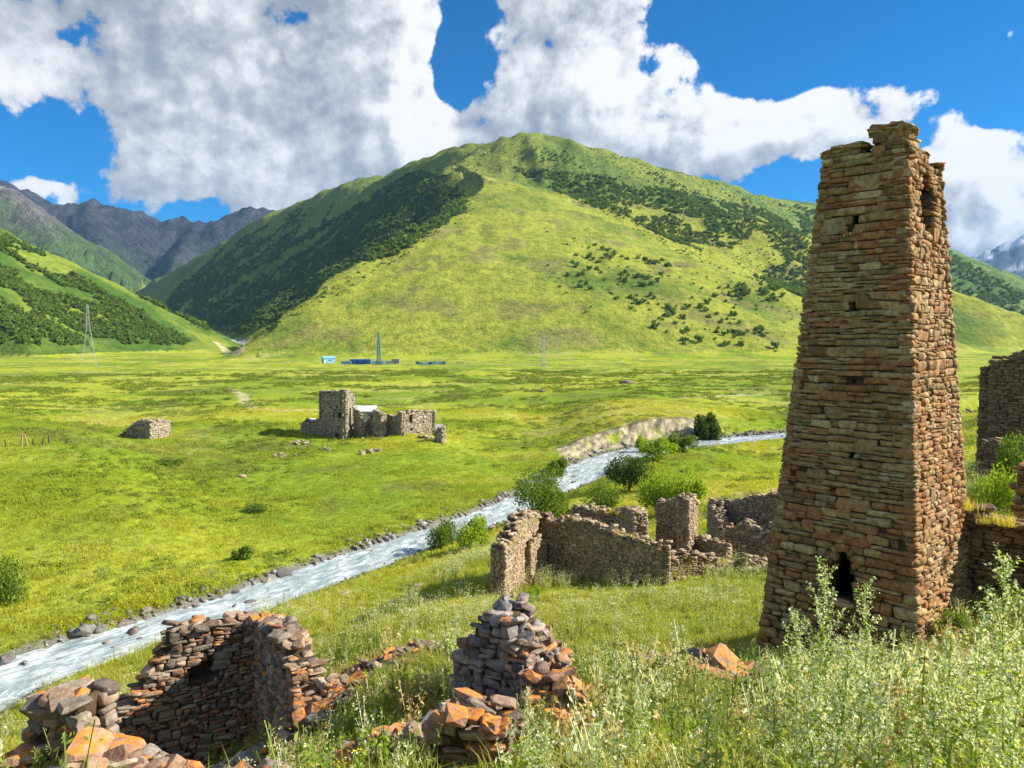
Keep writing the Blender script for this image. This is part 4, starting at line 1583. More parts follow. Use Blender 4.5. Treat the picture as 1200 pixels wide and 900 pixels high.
    for px, row, y, s, mt in [(1085, 893, 6.3, (.34, .28, .22), M_grey), (1113, 888, 6.5, (.2, .2, .16), M_grey), (1125, 871, 6.6, (.13, .12, .12), M_grey), (1147, 852, 7.0, (.16, .14, .15), M_orange),
                              (1172, 862, 6.8, (.15, .12, .14), M_grey), (1160, 884, 6.5, (.22, .2, .15), M_fore), (1187, 880, 6.4, (.25, .2, .15), M_grey), (1140, 878, 6.6, (.16, .2, .12), M_fore)]:
        S.add(W(px, row, y), rotmat(random.gauss(0, .5), random.gauss(0, .5), random.random() * 6), s, 'rock', 1, mt)
    S.build(t, M_grey, min_px=8)
    return


M_orange = mat_stone('lichened_stone', [(.42, .25, .16), (.50, .35, .24), (.36, .18, .10)], lichen=.97, bumpd=.015)


# ------------------------------------------------------------------ roofless houses in the middle distance
def build_mid_ruins():
    kw = dict(hs=(.10, .19), ls=(.22, .5), jag=.42, depth=.24, cell=.2, capsize=(.22, .45), rough=1.6, prot=.05)
    def mid(label, walls, loc, mat=M_mid, name='ruined_house'):
        t = empty(name, loc, label, 'ruin', 'roofless stone houses below the tower')
        S = Stones()
        for w in walls:
            k = dict(kw)
            k.update(w[3] if len(w) > 3 else {})
            wall(S, t, w[0], w[1], w[2], mat=k.pop('mat', mat), core_mat=k.pop('core_mat', M_core_g), **k)
        for w in walls:
            for _ in range(2):
                f = random.random()
                pile(S, w[0][0] + (w[1][0] - w[0][0]) * f, w[0][1] + (w[1][1] - w[0][1]) * f - .7, .9, .6, .35, 14, (.18, .42), mat=mat)
        S.build(t, mat, min_px=9.5)
        return t
    mid('roofless stone house with long mossy back wall and tall broken left end, centre right', [
        (at(592, 42.3), at(634, 49.5), [(590, 646), (596, 640), (602, 628), (612, 606), (625, 602), (636, 605)], dict(mat=M_pink, th=.9)),
        (at(634, 49.3), at(772, 44.2), [(634, 604), (650, 612), (665, 608), (690, 612), (715, 622), (740, 632), (758, 637), (773, 642)], dict(th=.8)),
        (at(622, 46.0), at(640, 48.5), [(621, 642), (626, 632), (633, 630), (640, 638)], dict(th=.6, mat=M_pink)),
        (at(771, 44.2), at(768, 49.5), [(768, 640), (771, 640), (773, 632)], dict(th=.7)),
    ], (4, 44, -15.5))
    mid('low grass-topped cross wall just behind the long mossy wall', [
        (at(668, 53.5), at(722, 52.3), [(668, 597), (680, 594), (700, 597), (722, 602)], dict(th=.8)),
        (at(722, 52.3), at(741, 47.5), [(722, 600), (733, 596), (742, 600), (744, 612)], dict(th=1.0, mat=M_pink)),
    ], (8, 52, -15.5), name='wall_ruin')
    mid('square broken stone chamber with tall dark pier, between the mossy wall and the tower', [
        (at(768, 50.5), at(806, 49.0), [(766, 612), (770, 592), (780, 586), (800, 584), (808, 588)], dict(th=.9)),
        (at(806, 49.0), at(817, 52.0), [(806, 586), (812, 584), (818, 590)], dict(th=.8, mat=M_pink)),
        (at(774, 46.0), at(858, 47.0), [(770, 660), (785, 652), (810, 650), (840, 655), (858, 668)], dict(th=.7)),
        (at(790, 52.0), at(850, 48.0), [(790, 628), (820, 630), (850, 640)], dict(th=.6)),
    ], (11, 49, -15))
    mid('roofless house with straight long rear wall reaching the tall tower', [
        (at(828, 57.0), at(960, 50.5), [(826, 592), (832, 588), (860, 586), (890, 582), (930, 577), (960, 574)], dict(th=.8)),
        (at(829, 57.0), at(848, 51.5), [(828, 588), (836, 594), (842, 615), (848, 632)], dict(th=.8)),
        (at(848, 51.5), at(905, 49.5), [(848, 622), (860, 617), (880, 614), (890, 622), (905, 625)], dict(th=.8, mat=M_pink)),
        (at(850, 47.5), at(905, 44.5), [(850, 664), (870, 656), (885, 660), (902, 668), (915, 672)], dict(th=1.2)),
        (at(880, 50), at(960, 47), [(880, 640), (895, 622), (910, 612), (930, 620), (960, 622)], dict(th=.8, mat=M_pink)),
    ], (15, 52, -15))


# ------------------------------------------------------------------ village ruins across the river
def build_village():
    kw = dict(hs=(.28, .45), ls=(.5, 1.2), jag=.3, depth=.35, cell=.35, capsize=(.4, .8), rough=1.2, prot=.06, th=.8)
    grp = 'ruined buildings across the river'
    def v(name, label, walls, loc, cat='ruin', mat=M_far):
        t = empty(name, loc, label, cat, grp)
        S = Stones()
        for w in walls:
            k = dict(kw)
            k.update(w[3] if len(w) > 3 else {})
            wall(S, t, w[0], w[1], w[2], mat=k.pop('mat', mat), core_mat=k.pop('core_mat', M_core_g), **k)
        S.build(t, mat, min_px=30)
        return t
    a = at(378, 153)
    b = at(406, 150)
    d = at(413, 154.5)
    bu1 = on_line(a, b, 398, 487)
    bu2 = on_line(a, b, 395, 511)
    def op(u, z):
        return 1 if (abs(u - bu1[0]) < .38 and abs(z - bu1[1]) < .75) or (abs(u - bu2[0]) < .5 and abs(z - bu2[1]) < .7) else 0
    v('watchtower_ruin', 'small square stone tower with flat broken top and one dark window, across the river', [
        (a, b, [(377, 458), (385, 459), (395, 458), (402, 457), (407, 459)], dict(opens=op, jag=.12, ls=(.5, 1.3), hs=(.25, .45), cell=.25)),
        (b, d, [(405, 460), (409, 458), (414, 462)], dict(jag=.12)),
        (at(379, 153.6), at(385, 158.5), [(379, 459), (388, 461)], dict(jag=.2)),
        (at(386, 158.6), at(413, 155.2), [(386, 461), (400, 462), (413, 463)], dict(jag=.2)),
    ], (-36, 154, -21), 'tower')
    v('wall_ruin', 'reddish broken house wall touching the right side of the small tower', [
        (at(414, 153), at(424, 151), [(414, 478), (418, 481), (421, 490), (424, 500)], dict(mat=M_pink)),
        (at(424, 156), at(446, 153), [(424, 497), (432, 492), (436, 482), (440, 481), (446, 486)]),
    ], (-31, 152, -21))
    v('wall_ruin', 'tumbled middle wall with a leaning gap between the small tower and the pale house', [
        (at(437, 151.5), at(447, 150), [(437, 484), (442, 482), (447, 487)], dict(th=1.4)),
        (at(447, 154), at(470, 151), [(447, 492), (455, 485), (462, 490), (470, 484)], dict(mat=M_pink)),
        (at(459, 153), at(471, 150.5), [(459, 494), (466, 486), (472, 483)]),
    ], (-28, 152, -21))
    a, b = at(470, 150), at(506, 156)
    w1 = on_line(a, b, 481, 491)
    w2 = on_line(a, b, 482, 503)
    w3 = on_line(a, b, 496, 495)
    def op2(u, z):
        for (wu, wz), hw, hh in ((w1, .38, .9), (w2, .3, .3), (w3, .2, .2)):
            if abs(u - wu) < hw and abs(z - wz) < hh:
                return 1
        return 0
    v('ruined_house', 'roofless pale pinkish stone house with tall narrow window opening, across the river', [
        (a, b, [(470, 483), (476, 484), (482, 481), (492, 481), (500, 482), (506, 481)], dict(opens=op2, mat=M_pink, jag=.15)),
        (at(470, 150.3), at(468, 157), [(468, 484), (471, 484)]),
        (at(469, 158.5), at(503, 161.5), [(469, 484), (500, 484), (506, 483)]),
        (at(506, 156.2), at(503, 161.5), [(503, 483), (507, 482)]),
    ], (-20, 153, -21))
    v('wall_ruin', 'lone pointed stub of wall right of the pale roofless house', [
        (at(509, 145), at(518, 144), [(508, 512), (512, 505), (516, 501), (519, 503)], dict(th=1.2)),
        (at(518, 144), at(523, 147), [(518, 502), (521, 506), (524, 515)], dict(th=1.0, mat=M_pink)),
    ], (-14, 145, -22))
    v('wall_ruin', 'low dark broken wall in the grass left of the small tower', [
        (at(352, 155), at(377, 153), [(350, 500), (358, 492), (366, 494), (377, 489)], dict(th=1.2)),
    ], (-42, 154, -21))
    v('ruined_house', 'collapsed low stone hut with reddish end wall alone on the left meadow', [
        (at(139, 147), at(176, 143.5), [(139, 512), (150, 503), (160, 494), (170, 493), (177, 495)], dict(th=1.0, mat=M_mid)),
        (at(176, 143.5), at(188, 146), [(176, 494), (184, 492), (189, 493)], dict(mat=M_pink, th=.9)),
        (at(188, 146), at(200, 150), [(188, 493), (198, 494), (201, 500)], dict(th=.8)),
    ], (-72, 146, -20))
    # loose stones on the village knoll
    t = empty('rubble_heap', (-28, 143, -21), 'scattered rubble on the knoll in front of the village ruins', 'rubble')
    S = Stones()
    for px, row, n in [(430, 530, 20), (352, 520, 22), (333, 535, 14), (500, 515, 16), (492, 505, 12), (440, 508, 22), (380, 528, 8), (425, 512, 14)]:
        p = pick(px, row)
        if p:
            pile(S, p.x, p.y, 2.2, 2.0, .6, n, (.4, .9), mat=M_far)
    S.build(t, M_far, min_px=30)


# ------------------------------------------------------------------ plain materials
def mat_plain(name, col, rough=.6, metal=0.0, var=.25, scale=3.0, spec=.4):
    m, N, out = new_mat(name)
    geo = N.new('ShaderNodeNewGeometry')
    n = N.noise(geo.outputs['Position'], scale, 5, .65)
    c = N.mix(N.sstep(n, .35, .7), col, tuple(x * (1 - var) for x in col))
    principled(N, out, c, rough, None, spec, Metallic=metal)
    return m


M_white = mat_plain('white_paint', (.72, .73, .74), .45)
M_roofm = mat_plain('pale_metal_roof', (.62, .68, .76), .35)
M_plaster = mat_plain('pale_plaster', (.50, .42, .38), .9)
M_blue = mat_plain('blue_paint', (.025, .12, .45), .5)
M_lblue = mat_plain('light_blue_paint', (.22, .50, .72), .5)
M_teal = mat_plain('teal_paint', (.05, .22, .30), .5)
M_steel = mat_plain('galvanised_steel', (.42, .45, .47), .5, .3)
M_glass = mat_plain('dark_glass', (.03, .04, .05), .1, spec=.6)
M_wood = mat_plain('weathered_wood', (.36, .24, .13), .9)
M_woodd = mat_plain('dark_wood', (.10, .075, .055), .9)
M_tyre = mat_plain('black_rubber', (.02, .02, .02), .9)
M_greyr = mat_plain('grey_sheet', (.30, .31, .33), .5)


def boxes(bm, c, s, R=None):
    r = bmesh.ops.create_cube(bm, size=1.0)
    M = Matrix.Translation(Vector(c)) @ ((R.to_4x4() if R else Matrix())) @ Matrix.Diagonal((*s, 1))
    bmesh.ops.transform(bm, matrix=M, verts=r['verts'])
    return r['verts']


def beam(bm, a, b, w):
    a, b = Vector(a), Vector(b)
    d = b - a
    R = d.to_track_quat('Z', 'Y').to_matrix()
    boxes(bm, (a + b) / 2, (w, w, d.length), R)


def bobj(name, bm, mat, parent=None, bevel=0):
    me = bpy.data.meshes.new(name)
    if bevel:
        bmesh.ops.bevel(bm, geom=list(bm.edges), offset=bevel, segments=1, affect='EDGES')
    bm.to_mesh(me)
    bm.free()
    return link(name, me, mat, parent)


def one_box(name, c, s, mat, parent, bevel=0):
    bm = bmesh.new()
    boxes(bm, c, s)
    return bobj(name, bm, mat, parent, bevel)


def gable(name, L, D, z0, z1, ov, th, mat, parent):
    """roof of two slabs along x"""
    bm = bmesh.new()
    for s in (-1, 1):
        v = [(-L / 2 - ov, 0, z1), (L / 2 + ov, 0, z1), (L / 2 + ov, s * (D / 2 + ov), z0), (-L / 2 - ov, s * (D / 2 + ov), z0)]
        lo = [bm.verts.new(p) for p in v]
        hi = [bm.verts.new((p[0], p[1], p[2] + th)) for p in v]
        bm.faces.new(lo)
        bm.faces.new(hi[::-1])
        for i in range(4):
            j = (i + 1) % 4
            bm.faces.new((lo[i], hi[i], hi[j], lo[j]))
    bmesh.ops.recalc_face_normals(bm, faces=bm.faces)
    return bobj(name, bm, mat, parent)


def cabin(name, label, px, y, L, D, h, hr, wall_m, roof_m, rz=0.0, cat='building', group=None, wins=2, trim=None, dz=0.0):
    p = G(px, y)
    t = empty(name, (p.x, p.y, p.z + dz), label, cat, group, rz)
    one_box('wall', (0, 0, h / 2 - .6), (L, D, h + 1.2), wall_m, t)
    if hr > 0:
        # gable ends
        bm = bmesh.new()
        for s in (-1, 1):
            x0, x1 = s * L / 2 - s * .12, s * L / 2
            q = [(x0, -D / 2, h), (x0, D / 2, h), (x0, 0, h + hr), (x1, -D / 2, h), (x1, D / 2, h), (x1, 0, h + hr)]
            q = [bm.verts.new(k) for k in q]
            bm.faces.new(q[:3]); bm.faces.new(q[3:][::-1])
            for i, j in ((0, 1), (1, 2), (2, 0)):
                bm.faces.new((q[i], q[j], q[j + 3], q[i + 3]))
        bobj('gable', bm, wall_m, t)
        gable('roof', L, D, h - .05, h + hr + .02, .35, .14, roof_m, t)
    else:
        one_box('roof', (0, 0, h + .12), (L + .5, D + .5, .22), roof_m, t)
    for i in range(wins):
        x = (i + .5) / wins * L - L / 2 + .4
        w = one_box('window', (x, -D / 2 - .03, h * .58), (L / wins * .32, .08, h * .3), M_white, t)
        one_box('pane', (x, -D / 2 - .075, h * .58), (L / wins * .26, .03, h * .24), M_glass, w)
    one_box('door', (-L / 2 + .7, -D / 2 - .03, h * .36), (.9, .07, h * .72), trim or M_white, t)
    return t


def lattice(name, label, base, h, w0, w1, mat, arms=(), bw=.16, n=9, group=None, cat='pylon', body_top=None, rz=.4):
    t = empty(name, base, label, cat, group, rz)
    def wdt(z):
        k = z / h
        return (w0 + (w1 - w0) * min(1, k * 1.6)) if k < .62 else w1 + (w1 * .35 - w1) * (k - .62) / .38
    for sx in (-1, 1):
        for sy in (-1, 1):
            bm = bmesh.new()
            zs = [-.4, h * .62, h]
            for a, b in zip(zs[:-1], zs[1:]):
                beam(bm, (sx * wdt(max(a, 0)) / 2, sy * wdt(max(a, 0)) / 2, a), (sx * wdt(b) / 2, sy * wdt(b) / 2, b), bw)
            bobj('leg', bm, mat, t)
    zs = [h * (1 - (1 - i / n) ** 1.15) for i in range(n + 1)]
    for i in range(n):
        bm = bmesh.new()
        a, b = zs[i], zs[i + 1]
        wa, wb = wdt(a) / 2, wdt(b) / 2
        cs = [(-1, -1), (1, -1), (1, 1), (-1, 1)]
        for q in range(4):
            c, d = cs[q], cs[(q + 1) % 4]
            beam(bm, (c[0] * wa, c[1] * wa, a), (d[0] * wb, d[1] * wb, b), bw * .55)
            beam(bm, (d[0] * wa, d[1] * wa, a), (c[0] * wb, c[1] * wb, b), bw * .55)
            beam(bm, (c[0] * wb, c[1] * wb, b), (d[0] * wb, d[1] * wb, b), bw * .55)
        bobj('brace', bm, mat, t)
    for z, l in arms:
        bm = bmesh.new()
        beam(bm, (-l, 0, z), (l, 0, z), bw * .8)
        beam(bm, (-l, 0, z), (0, 0, z + h * .035), bw * .6)
        beam(bm, (l, 0, z), (0, 0, z + h * .035), bw * .6)
        bobj('crossarm', bm, mat, t)
    return t


def slat_fence(name, label, px0, px1, y, h, mats, cat='fence', step=2.2):
    a, b = G(px0, y), G(px1, y)
    t = empty(name, a, label, cat)
    d = b - a
    n = max(2, int(Vector((d.x, d.y)).length / step))
    for i in range(n):
        p, q = a + d * (i / n), a + d * ((i + 1) / n)
        p.z, q.z = hz(p.x, p.y), hz(q.x, q.y)
        bm = bmesh.new()
        m_ = (p + q) / 2 - a
        boxes(bm, (m_.x, m_.y, m_.z + h / 2 - .1), ((q - p).length * .94, .08, h), Matrix.Rotation(math.atan2(d.y, d.x), 3, 'Z'))
        bobj('panel', bm, mats[i % len(mats)], t)
        bm = bmesh.new()
        r_ = p - a
        boxes(bm, (r_.x, r_.y, r_.z + h / 2), (.14, .14, h + .5))
        bobj('post', bm, M_steel, t)
    return t


def build_far_things():
    cabin('metal_roofed_house', 'low pale house with light blue-grey metal roof behind the small tower', 425, 178, 6.2, 4.5, 1.9, 1.1, M_plaster, M_roofm, .05, 'house', wins=2, dz=1.3)
    cabin('blue_cabin', 'small cabin with deep blue front and light blue side, leftmost on the far meadow', 385, 520, 8.0, 5, 3.4, 1.2, M_lblue, M_lblue, .5, 'cabin', wins=1)
    one = cabin('blue_building', 'long deep blue flat building with pale frame at the foot of the mountain', 423, 515, 14, 5, 3.6, 0, M_blue, M_lblue, .02, 'building', wins=3)
    for s in (-1, 1):
        one_box('corner_post', (s * 7.05, -2.5, 1.8), (.7, .3, 3.9), M_lblue, one)
    cabin('grey_shed', 'small grey shed with brown doorway at the right end of the long pale fence', 464, 515, 5.5, 4, 3.2, 0, M_greyr, M_plaster, 0, 'shed', wins=1, trim=M_wood)
    slat_fence('panel_fence', 'long pale panel fence right of the blue building', 436, 461, 512, 2.3, [M_white, M_lblue, M_plaster])
    slat_fence('panel_fence', 'short light blue panel fence left of the blue building', 400, 410, 512, 1.9, [M_lblue])
    slat_fence('panel_fence', 'detached blue and white fence farther right on the far meadow', 487, 522, 505, 2.0, [M_teal, M_lblue, M_white, M_lblue])
    p = G(500, 503)
    t = empty('white_post', p, 'white post standing at the middle of the detached blue fence', 'post')
    one_box('shaft', (0, 0, 1.8), (.5, .5, 3.8), M_white, t)
    one_box('post_cap', (0, 0, 3.8), (.7, .7, .25), M_white, t)
    # masts and pylons
    lattice('lattice_mast', 'teal lattice mast beside the blue building', G(444, 511), 22, 2.4, 1.4, M_teal, ((12, 1.6), (16, 1.6), (19, 1.2)), .28, 9, cat='mast')
    lattice('power_pylon', 'tall grey lattice power pylon with splayed legs on the left meadow', G(105, 470), 39, 8.5, 2.0, M_steel, ((26, 4.5), (30, 4.0), (34, 3.4)), .085, 10, 'power line pylons')
    lattice('power_pylon', 'thin distant power pylon at the foot of the mountain right of the fences', G(637, 440), 22, 2.8, .9, M_steel, ((16, 2.6), (19, 2.2)), .09, 8, 'power line pylons')
    # white car behind the small tower
    p = G(368, 168)
    t = empty('parked_car', p, 'white car parked half behind the small stone tower', 'car', rz=.15)
    def car(prof_, w, nm, m_, zoff=0):
        bm = bmesh.new()
        L_ = [bm.verts.new((x, -w / 2, z)) for x, z in prof_]
        R_ = [bm.verts.new((x, w / 2, z)) for x, z in prof_]
        bm.faces.new(L_); bm.faces.new(R_[::-1])
        for i in range(len(prof_)):
            j = (i + 1) % len(prof_)
            bm.faces.new((L_[i], R_[i], R_[j], L_[j]))
        bmesh.ops.recalc_face_normals(bm, faces=bm.faces)
        return bobj(nm, bm, m_, t, .05)
    car([(-2.2, .35), (2.2, .35), (2.25, .75), (2.0, .95), (1.0, 1.05), (.45, 1.5), (-1.6, 1.55), (-2.15, 1.0)], 1.7, 'body', M_white)
    car([(-1.9, 1.05), (.95, 1.07), (.48, 1.42), (-1.55, 1.46)], 1.74, 'side_window', M_glass)
    for x in (-1.35, 1.4):
        for y_ in (-.78, .78):
            bm = bmesh.new()
            bmesh.ops.create_cone(bm, cap_ends=True, segments=14, radius1=.34, radius2=.34, depth=.2, matrix=Matrix.Translation((x, y_, .34)) @ Matrix.Rotation(rad(90), 4, 'X'))
            bobj('wheel', bm, M_tyre, t)
    # grey leaning sheet by the pale house
    p = G(510, 158)
    t = empty('grey_shelter', p, 'small grey sheet-metal shelter just right of the pale roofless house', 'shelter', rz=.3)
    gable('roof', 3.0, 2.4, 1.4, 2.3, .2, .08, M_greyr, t)
    one_box('wall', (0, 0, .6), (2.6, 2.0, 1.7), M_greyr, t)
    # wooden stakes on the left knoll
    grp = 'wooden stakes on the left knoll'
    for px, y, h, lean, m_, lab in [(26, 112, 1.9, .10, M_wood, 'tall pale wooden stake, first of the pair on the left knoll'), (31, 112.5, 1.7, -.2, M_wood, 'pale wooden stake leaning beside the tall one on the left knoll'),
                                    (39, 113, 1.0, .1, M_woodd, 'short dark stake right of the pale pair'), (50, 113, 1.3, .22, M_woodd, 'dark leaning stake in the middle of the left knoll'),
                                    (58, 114, 1.5, -.05, M_woodd, 'thin upright grey stake on the left knoll'), (78, 116, .9, .5, M_woodd, 'strongly slanting dark stake at the right end of the left knoll'),
                                    (7, 111, .9, -.2, M_woodd, 'short dark post at the far left edge of the knoll')]:
        p = G(px, y)
        bm = bmesh.new()
        r = bmesh.ops.create_cone(bm, cap_ends=True, segments=7, radius1=.17, radius2=.09, depth=h + .5)
        for v_ in bm.verts:
            v_.co.x += .05 * math.sin(v_.co.z * 3 + px)
            v_.co.z += random.uniform(-.08, .08)
        o = bobj('wooden_stake', bm, m_)
        o.location = p + Vector((0, 0, h / 2 - .2))
        o.rotation_euler = (0, lean, 0)
        tag(o, lab, 'stake', grp)


# ------------------------------------------------------------------ river
def mat_water():
    m, N, out = new_mat('glacier_water')
    fl = N.new('ShaderNodeAttribute', attribute_name='flow')
    v = fl.outputs['Vector']
    st = N.vmath('MULTIPLY', v, (.34, 1.15, 1))
    w = N.noise(st, .6, 3, .5, color=True)
    sv = N.vmath('ADD', st, N.vmath('SCALE', N.vmath('SUBTRACT', w, (.5, .5, .5)), 1.3))
    n1 = N.noise(sv, 1.15, 7, .66, .8)
    n2 = N.noise(sv, 4.2, 5, .65, .5)
    n3 = N.noise(v, .22, 3, .5)
    f = N.math('ADD', N.math('ADD', N.math('MULTIPLY', n1, .75), N.math('MULTIPLY', n2, .35)), N.math('MULTIPLY', n3, .22))
    foam = N.sstep(N.math('ADD', f, N.math('MULTIPLY', N.math('SUBTRACT', n3, .5), .35)), .62, .84)
    foam2 = N.sstep(n2, .50, .66)
    foam = N.math('MULTIPLY', foam, N.math('ADD', .45, N.math('MULTIPLY', foam2, .55)))
    wc = N.mix(N.sstep(n1, .35, .6), (.22, .285, .295), (.41, .475, .48))
    c = N.mix(foam, wc, (.80, .84, .85))
    h = N.math('ADD', N.math('MULTIPLY', n1, .5), N.math('MULTIPLY', n2, .22))
    rough = N.sstep(foam, 0, 1, .12, .65)
    principled(N, out, c, rough, N.bump(h, 1.0, .35), spec=.5)
    return m


def build_river():
    n = 1500
    s = np.linspace(0, RS[-1], n)
    c = np.stack([np.interp(s, RS, RC[:, k]) for k in range(3)], 1)
    nn = np.stack([np.interp(s, RS, RN[:, k]) for k in range(2)], 1)
    w = np.interp(s, RS, RW) + 1.3
    k = 26
    vs = np.zeros((n, k, 3))
    fl = np.zeros((n, k, 3))
    for j in range(k):
        q = (j / (k - 1)) * 2 - 1
        x = c[:, 0] + nn[:, 0] * w * q
        y = c[:, 1] + nn[:, 1] * w * q
        z = c[:, 2] + (.16 * fbm(s * .9, np.full(n, q * 3.0) * w / 3, 1.3, 3, seed=60) + .10 * fbm(s, w * q * 2, .5, 2, seed=61)) * (1 - q ** 4)
        vs[:, j] = np.stack([x, y, z], 1)
        fl[:, j] = np.stack([s, w * q, np.zeros(n)], 1)
    idx = np.arange(n * k).reshape(n, k)
    quads = np.stack([idx[:-1, :-1], idx[1:, :-1], idx[1:, 1:], idx[:-1, 1:]], -1).reshape(-1, 4)
    me = np_mesh('river_water', vs.reshape(-1, 3), quads=quads)
    a = me.attributes.new('flow', 'FLOAT_VECTOR', 'POINT')
    a.data.foreach_set('vector', fl.reshape(-1, 3).astype(np.float32).ravel())
    o = link('river_water', me, mat_water(), smooth=True)
    tag(o, kind='structure')


def joined_stuff(S, name, mat, loc=(0, 0, 0)):
    class P:
        pass
    vs, ts, tn = [], [], []
    off = 0
    for p, R, sc, kind, k, fc, m_ in S.s:
        v, t = PROTO[kind][k]
        vs.append((v * sc) @ np.array(R).T + p)
        ts.append(t + off)
        tn.append(np.full(len(v), random.random(), dtype=np.float32))
        off += len(v)
    me = np_mesh(name, np.concatenate(vs), tris=np.concatenate(ts))
    a = me.attributes.new('tint', 'FLOAT', 'POINT')
    a.data.foreach_set('value', np.concatenate(tn))
    o = link(name, me, mat)
    tag(o, kind='stuff')
    return o


def river_at(s, q):
    """plan point at arc length s, q metres out from the water's edge (plus: far side)"""
    i = int(np.clip(np.searchsorted(RS, s), 0, len(RS) - 1))
    n = math.copysign(1, q) * RW[i] + q
    return RC[i, 0] + RN[i, 0] * n, RC[i, 1] + RN[i, 1] * n, RC[i, 2]


def build_bank_stones():
    S = Stones()
    for _ in range(5200):
        s = random.uniform(20, RS[-1] * .93)
        side = 1 if random.random() < .72 else -1
        q = abs(random.gauss(0, 1.0)) + .05 if side > 0 else abs(random.gauss(0, .3))
        q = q if random.random() < .9 else -random.uniform(.0, .9)
        x, y, zw = river_at(s, max(.02, abs(q)) * side)
        dn = mnoise.noise(Vector((s * .16, side * 5, 0)))
        if dn < -.12 and random.random() < .75:
            continue
        if random.random() < .08:
            i = int(np.clip(np.searchsorted(RS, s), 0, len(RS) - 1))
            n = random.uniform(-.8, .95) * RW[i]
            x, y, zw = RC[i, 0] + RN[i, 0] * n, RC[i, 1] + RN[i, 1] * n, RC[i, 2]
        d = math.hypot(x, y)
        sz = random.uniform(.08, .36) * (1 + d / 260) * random.choice((.5, .7, 1, 1, 1.5)) * (1 + dn)
        S.add((x, y, max(hz(x, y), zw - .1) + sz * .12), rotmat(random.gauss(0, .4), random.gauss(0, .4), random.random() * 6.3), (sz * random.uniform(1, 1.6), sz, sz * random.uniform(.45, .8)), 'rock')
    joined_stuff(S, 'bank_stones', M_river)
    # boulders that can be told apart
    spec = [(8, 776, 1.7, 'long flat grey boulder on the far bank at the left edge'), (30, 786, .8, 'wet dark boulder at the water edge near the left edge of the photo'), (103, 741, 1.9, 'broad dark boulder under the far bank, nearest the left edge'),
            (146, 733, 1.2, 'grey boulder at the foot of the far bank below yellow bushes'), (172, 716, 1.0, 'square grey boulder above the row of bank stones'), (212, 703, 1.0, 'reddish boulder on the far bank'),
            (277, 698, 1.0, 'dark boulder in the river by the far bank'), (333, 676, 1.9, 'large pale rounded boulder on the far bank'), (312, 686, 1.2, 'black boulder beside the large pale rounded one'),
            (294, 712, 1.0, 'dark boulder standing in the middle of the stream'), (126, 761, .9, 'dark wet boulder in white water'), (68, 781, .7, 'low boulder awash in the stream near the left edge'),
            (492, 690, .9, 'reddish stone lying alone on the near grass slope'), (407, 697, .8, 'small rust stone in the grass near the river bend'), (535, 657, .8, 'flat reddish stone in the grass below the riverside bush')]
    for i, (px, row, sz, lab) in enumerate(spec):
        p = pick(px, row)
        if p is None:
            continue
        sd, hw, zw = river_info(np.array([p.x]), np.array([p.y]))
        z = max(p.z, float(zw[0]) - .15) if abs(float(sd[0])) < float(hw[0]) + .5 else p.z
        me = matted('rock', i % 10, M_river if px < 400 else M_pink)
        o = bpy.data.objects.new('boulder', me)
        COL.objects.link(o)
        o.location = (p.x, p.y, z + sz * .1)
        o.scale = (sz * 1.1, sz * .75, sz * .5)
        o.rotation_euler = (random.gauss(0, .15), random.gauss(0, .15), random.random() * 6)
        tag(o, lab, 'boulder', 'boulders along the river' if px < 400 else None)
    # boulders lying in the meadow and on the far plain
    for px, row, sz, lab in [(734, 449, 5.5, 'dark flat outcrop alone on the far meadow right of the pylon'), (283, 559, 1.6, 'dark brown rock lying in the middle of the left meadow'), (636, 459, 3.0, 'low grey stone patch on the far meadow')]:
        p = pick(px, row)
        o = bpy.data.objects.new('rock', matted('rock', 3, M_mid))
        COL.objects.link(o)
        o.location = (p.x, p.y, p.z + .1)
        o.scale = (sz, sz * .6, sz * .42)
        tag(o, lab, 'rock')


# ------------------------------------------------------------------ vegetation
def mat_leaf(name, a, b, trans=.45, inst=False, spec=.1, rough=.7, mixcol=.6):
    m, N, out = new_mat(name)
    oi = N.new('ShaderNodeObjectInfo')
    geo = N.new('ShaderNodeNewGeometry')
    n = N.noise(geo.outputs['Position'], 2.2 if not inst else .7, 3, .6)
    lf = N.new('ShaderNodeAttribute', attribute_name='leaf')
    k = N.math('FRACT', N.math('ADD', lf.outputs['Fac'], oi.outputs['Random']))
    t = N.math('ADD', N.math('MULTIPLY', k, .65), N.math('MULTIPLY', N.sstep(n, .3, .7), .35))
    c = N.mix(t, a, b)
    if inst:
        at = N.new('ShaderNodeAttribute', attribute_name='gcol', attribute_type='INSTANCER')
        gc = N.mix(1.0, at.outputs['Color'], N.mix(k, (1.0, 1.05, .9), (1.75, 1.6, 1.4)), 'MULTIPLY')
        c = N.mix(mixcol, c, gc)
    b = N.new('ShaderNodeBsdfPrincipled')
    N.put(b.inputs['Base Color'], c)
    b.inputs['Roughness'].default_value = rough
    b.inputs['Specular IOR Level'].default_value = spec
    tr = N.new('ShaderNodeBsdfTranslucent')
    N.l.new(N.mix(1.0, c, (1.25, 1.2, .7), 'MULTIPLY'), tr.inputs[0])
    mx = N.new('ShaderNodeMixShader')
    mx.inputs[0].default_value = trans
    N.l.new(b.outputs[0], mx.inputs[1])
    N.l.new(tr.outputs[0], mx.inputs[2])
    N.l.new(mx.outputs[0], out.inputs[0])
    return m


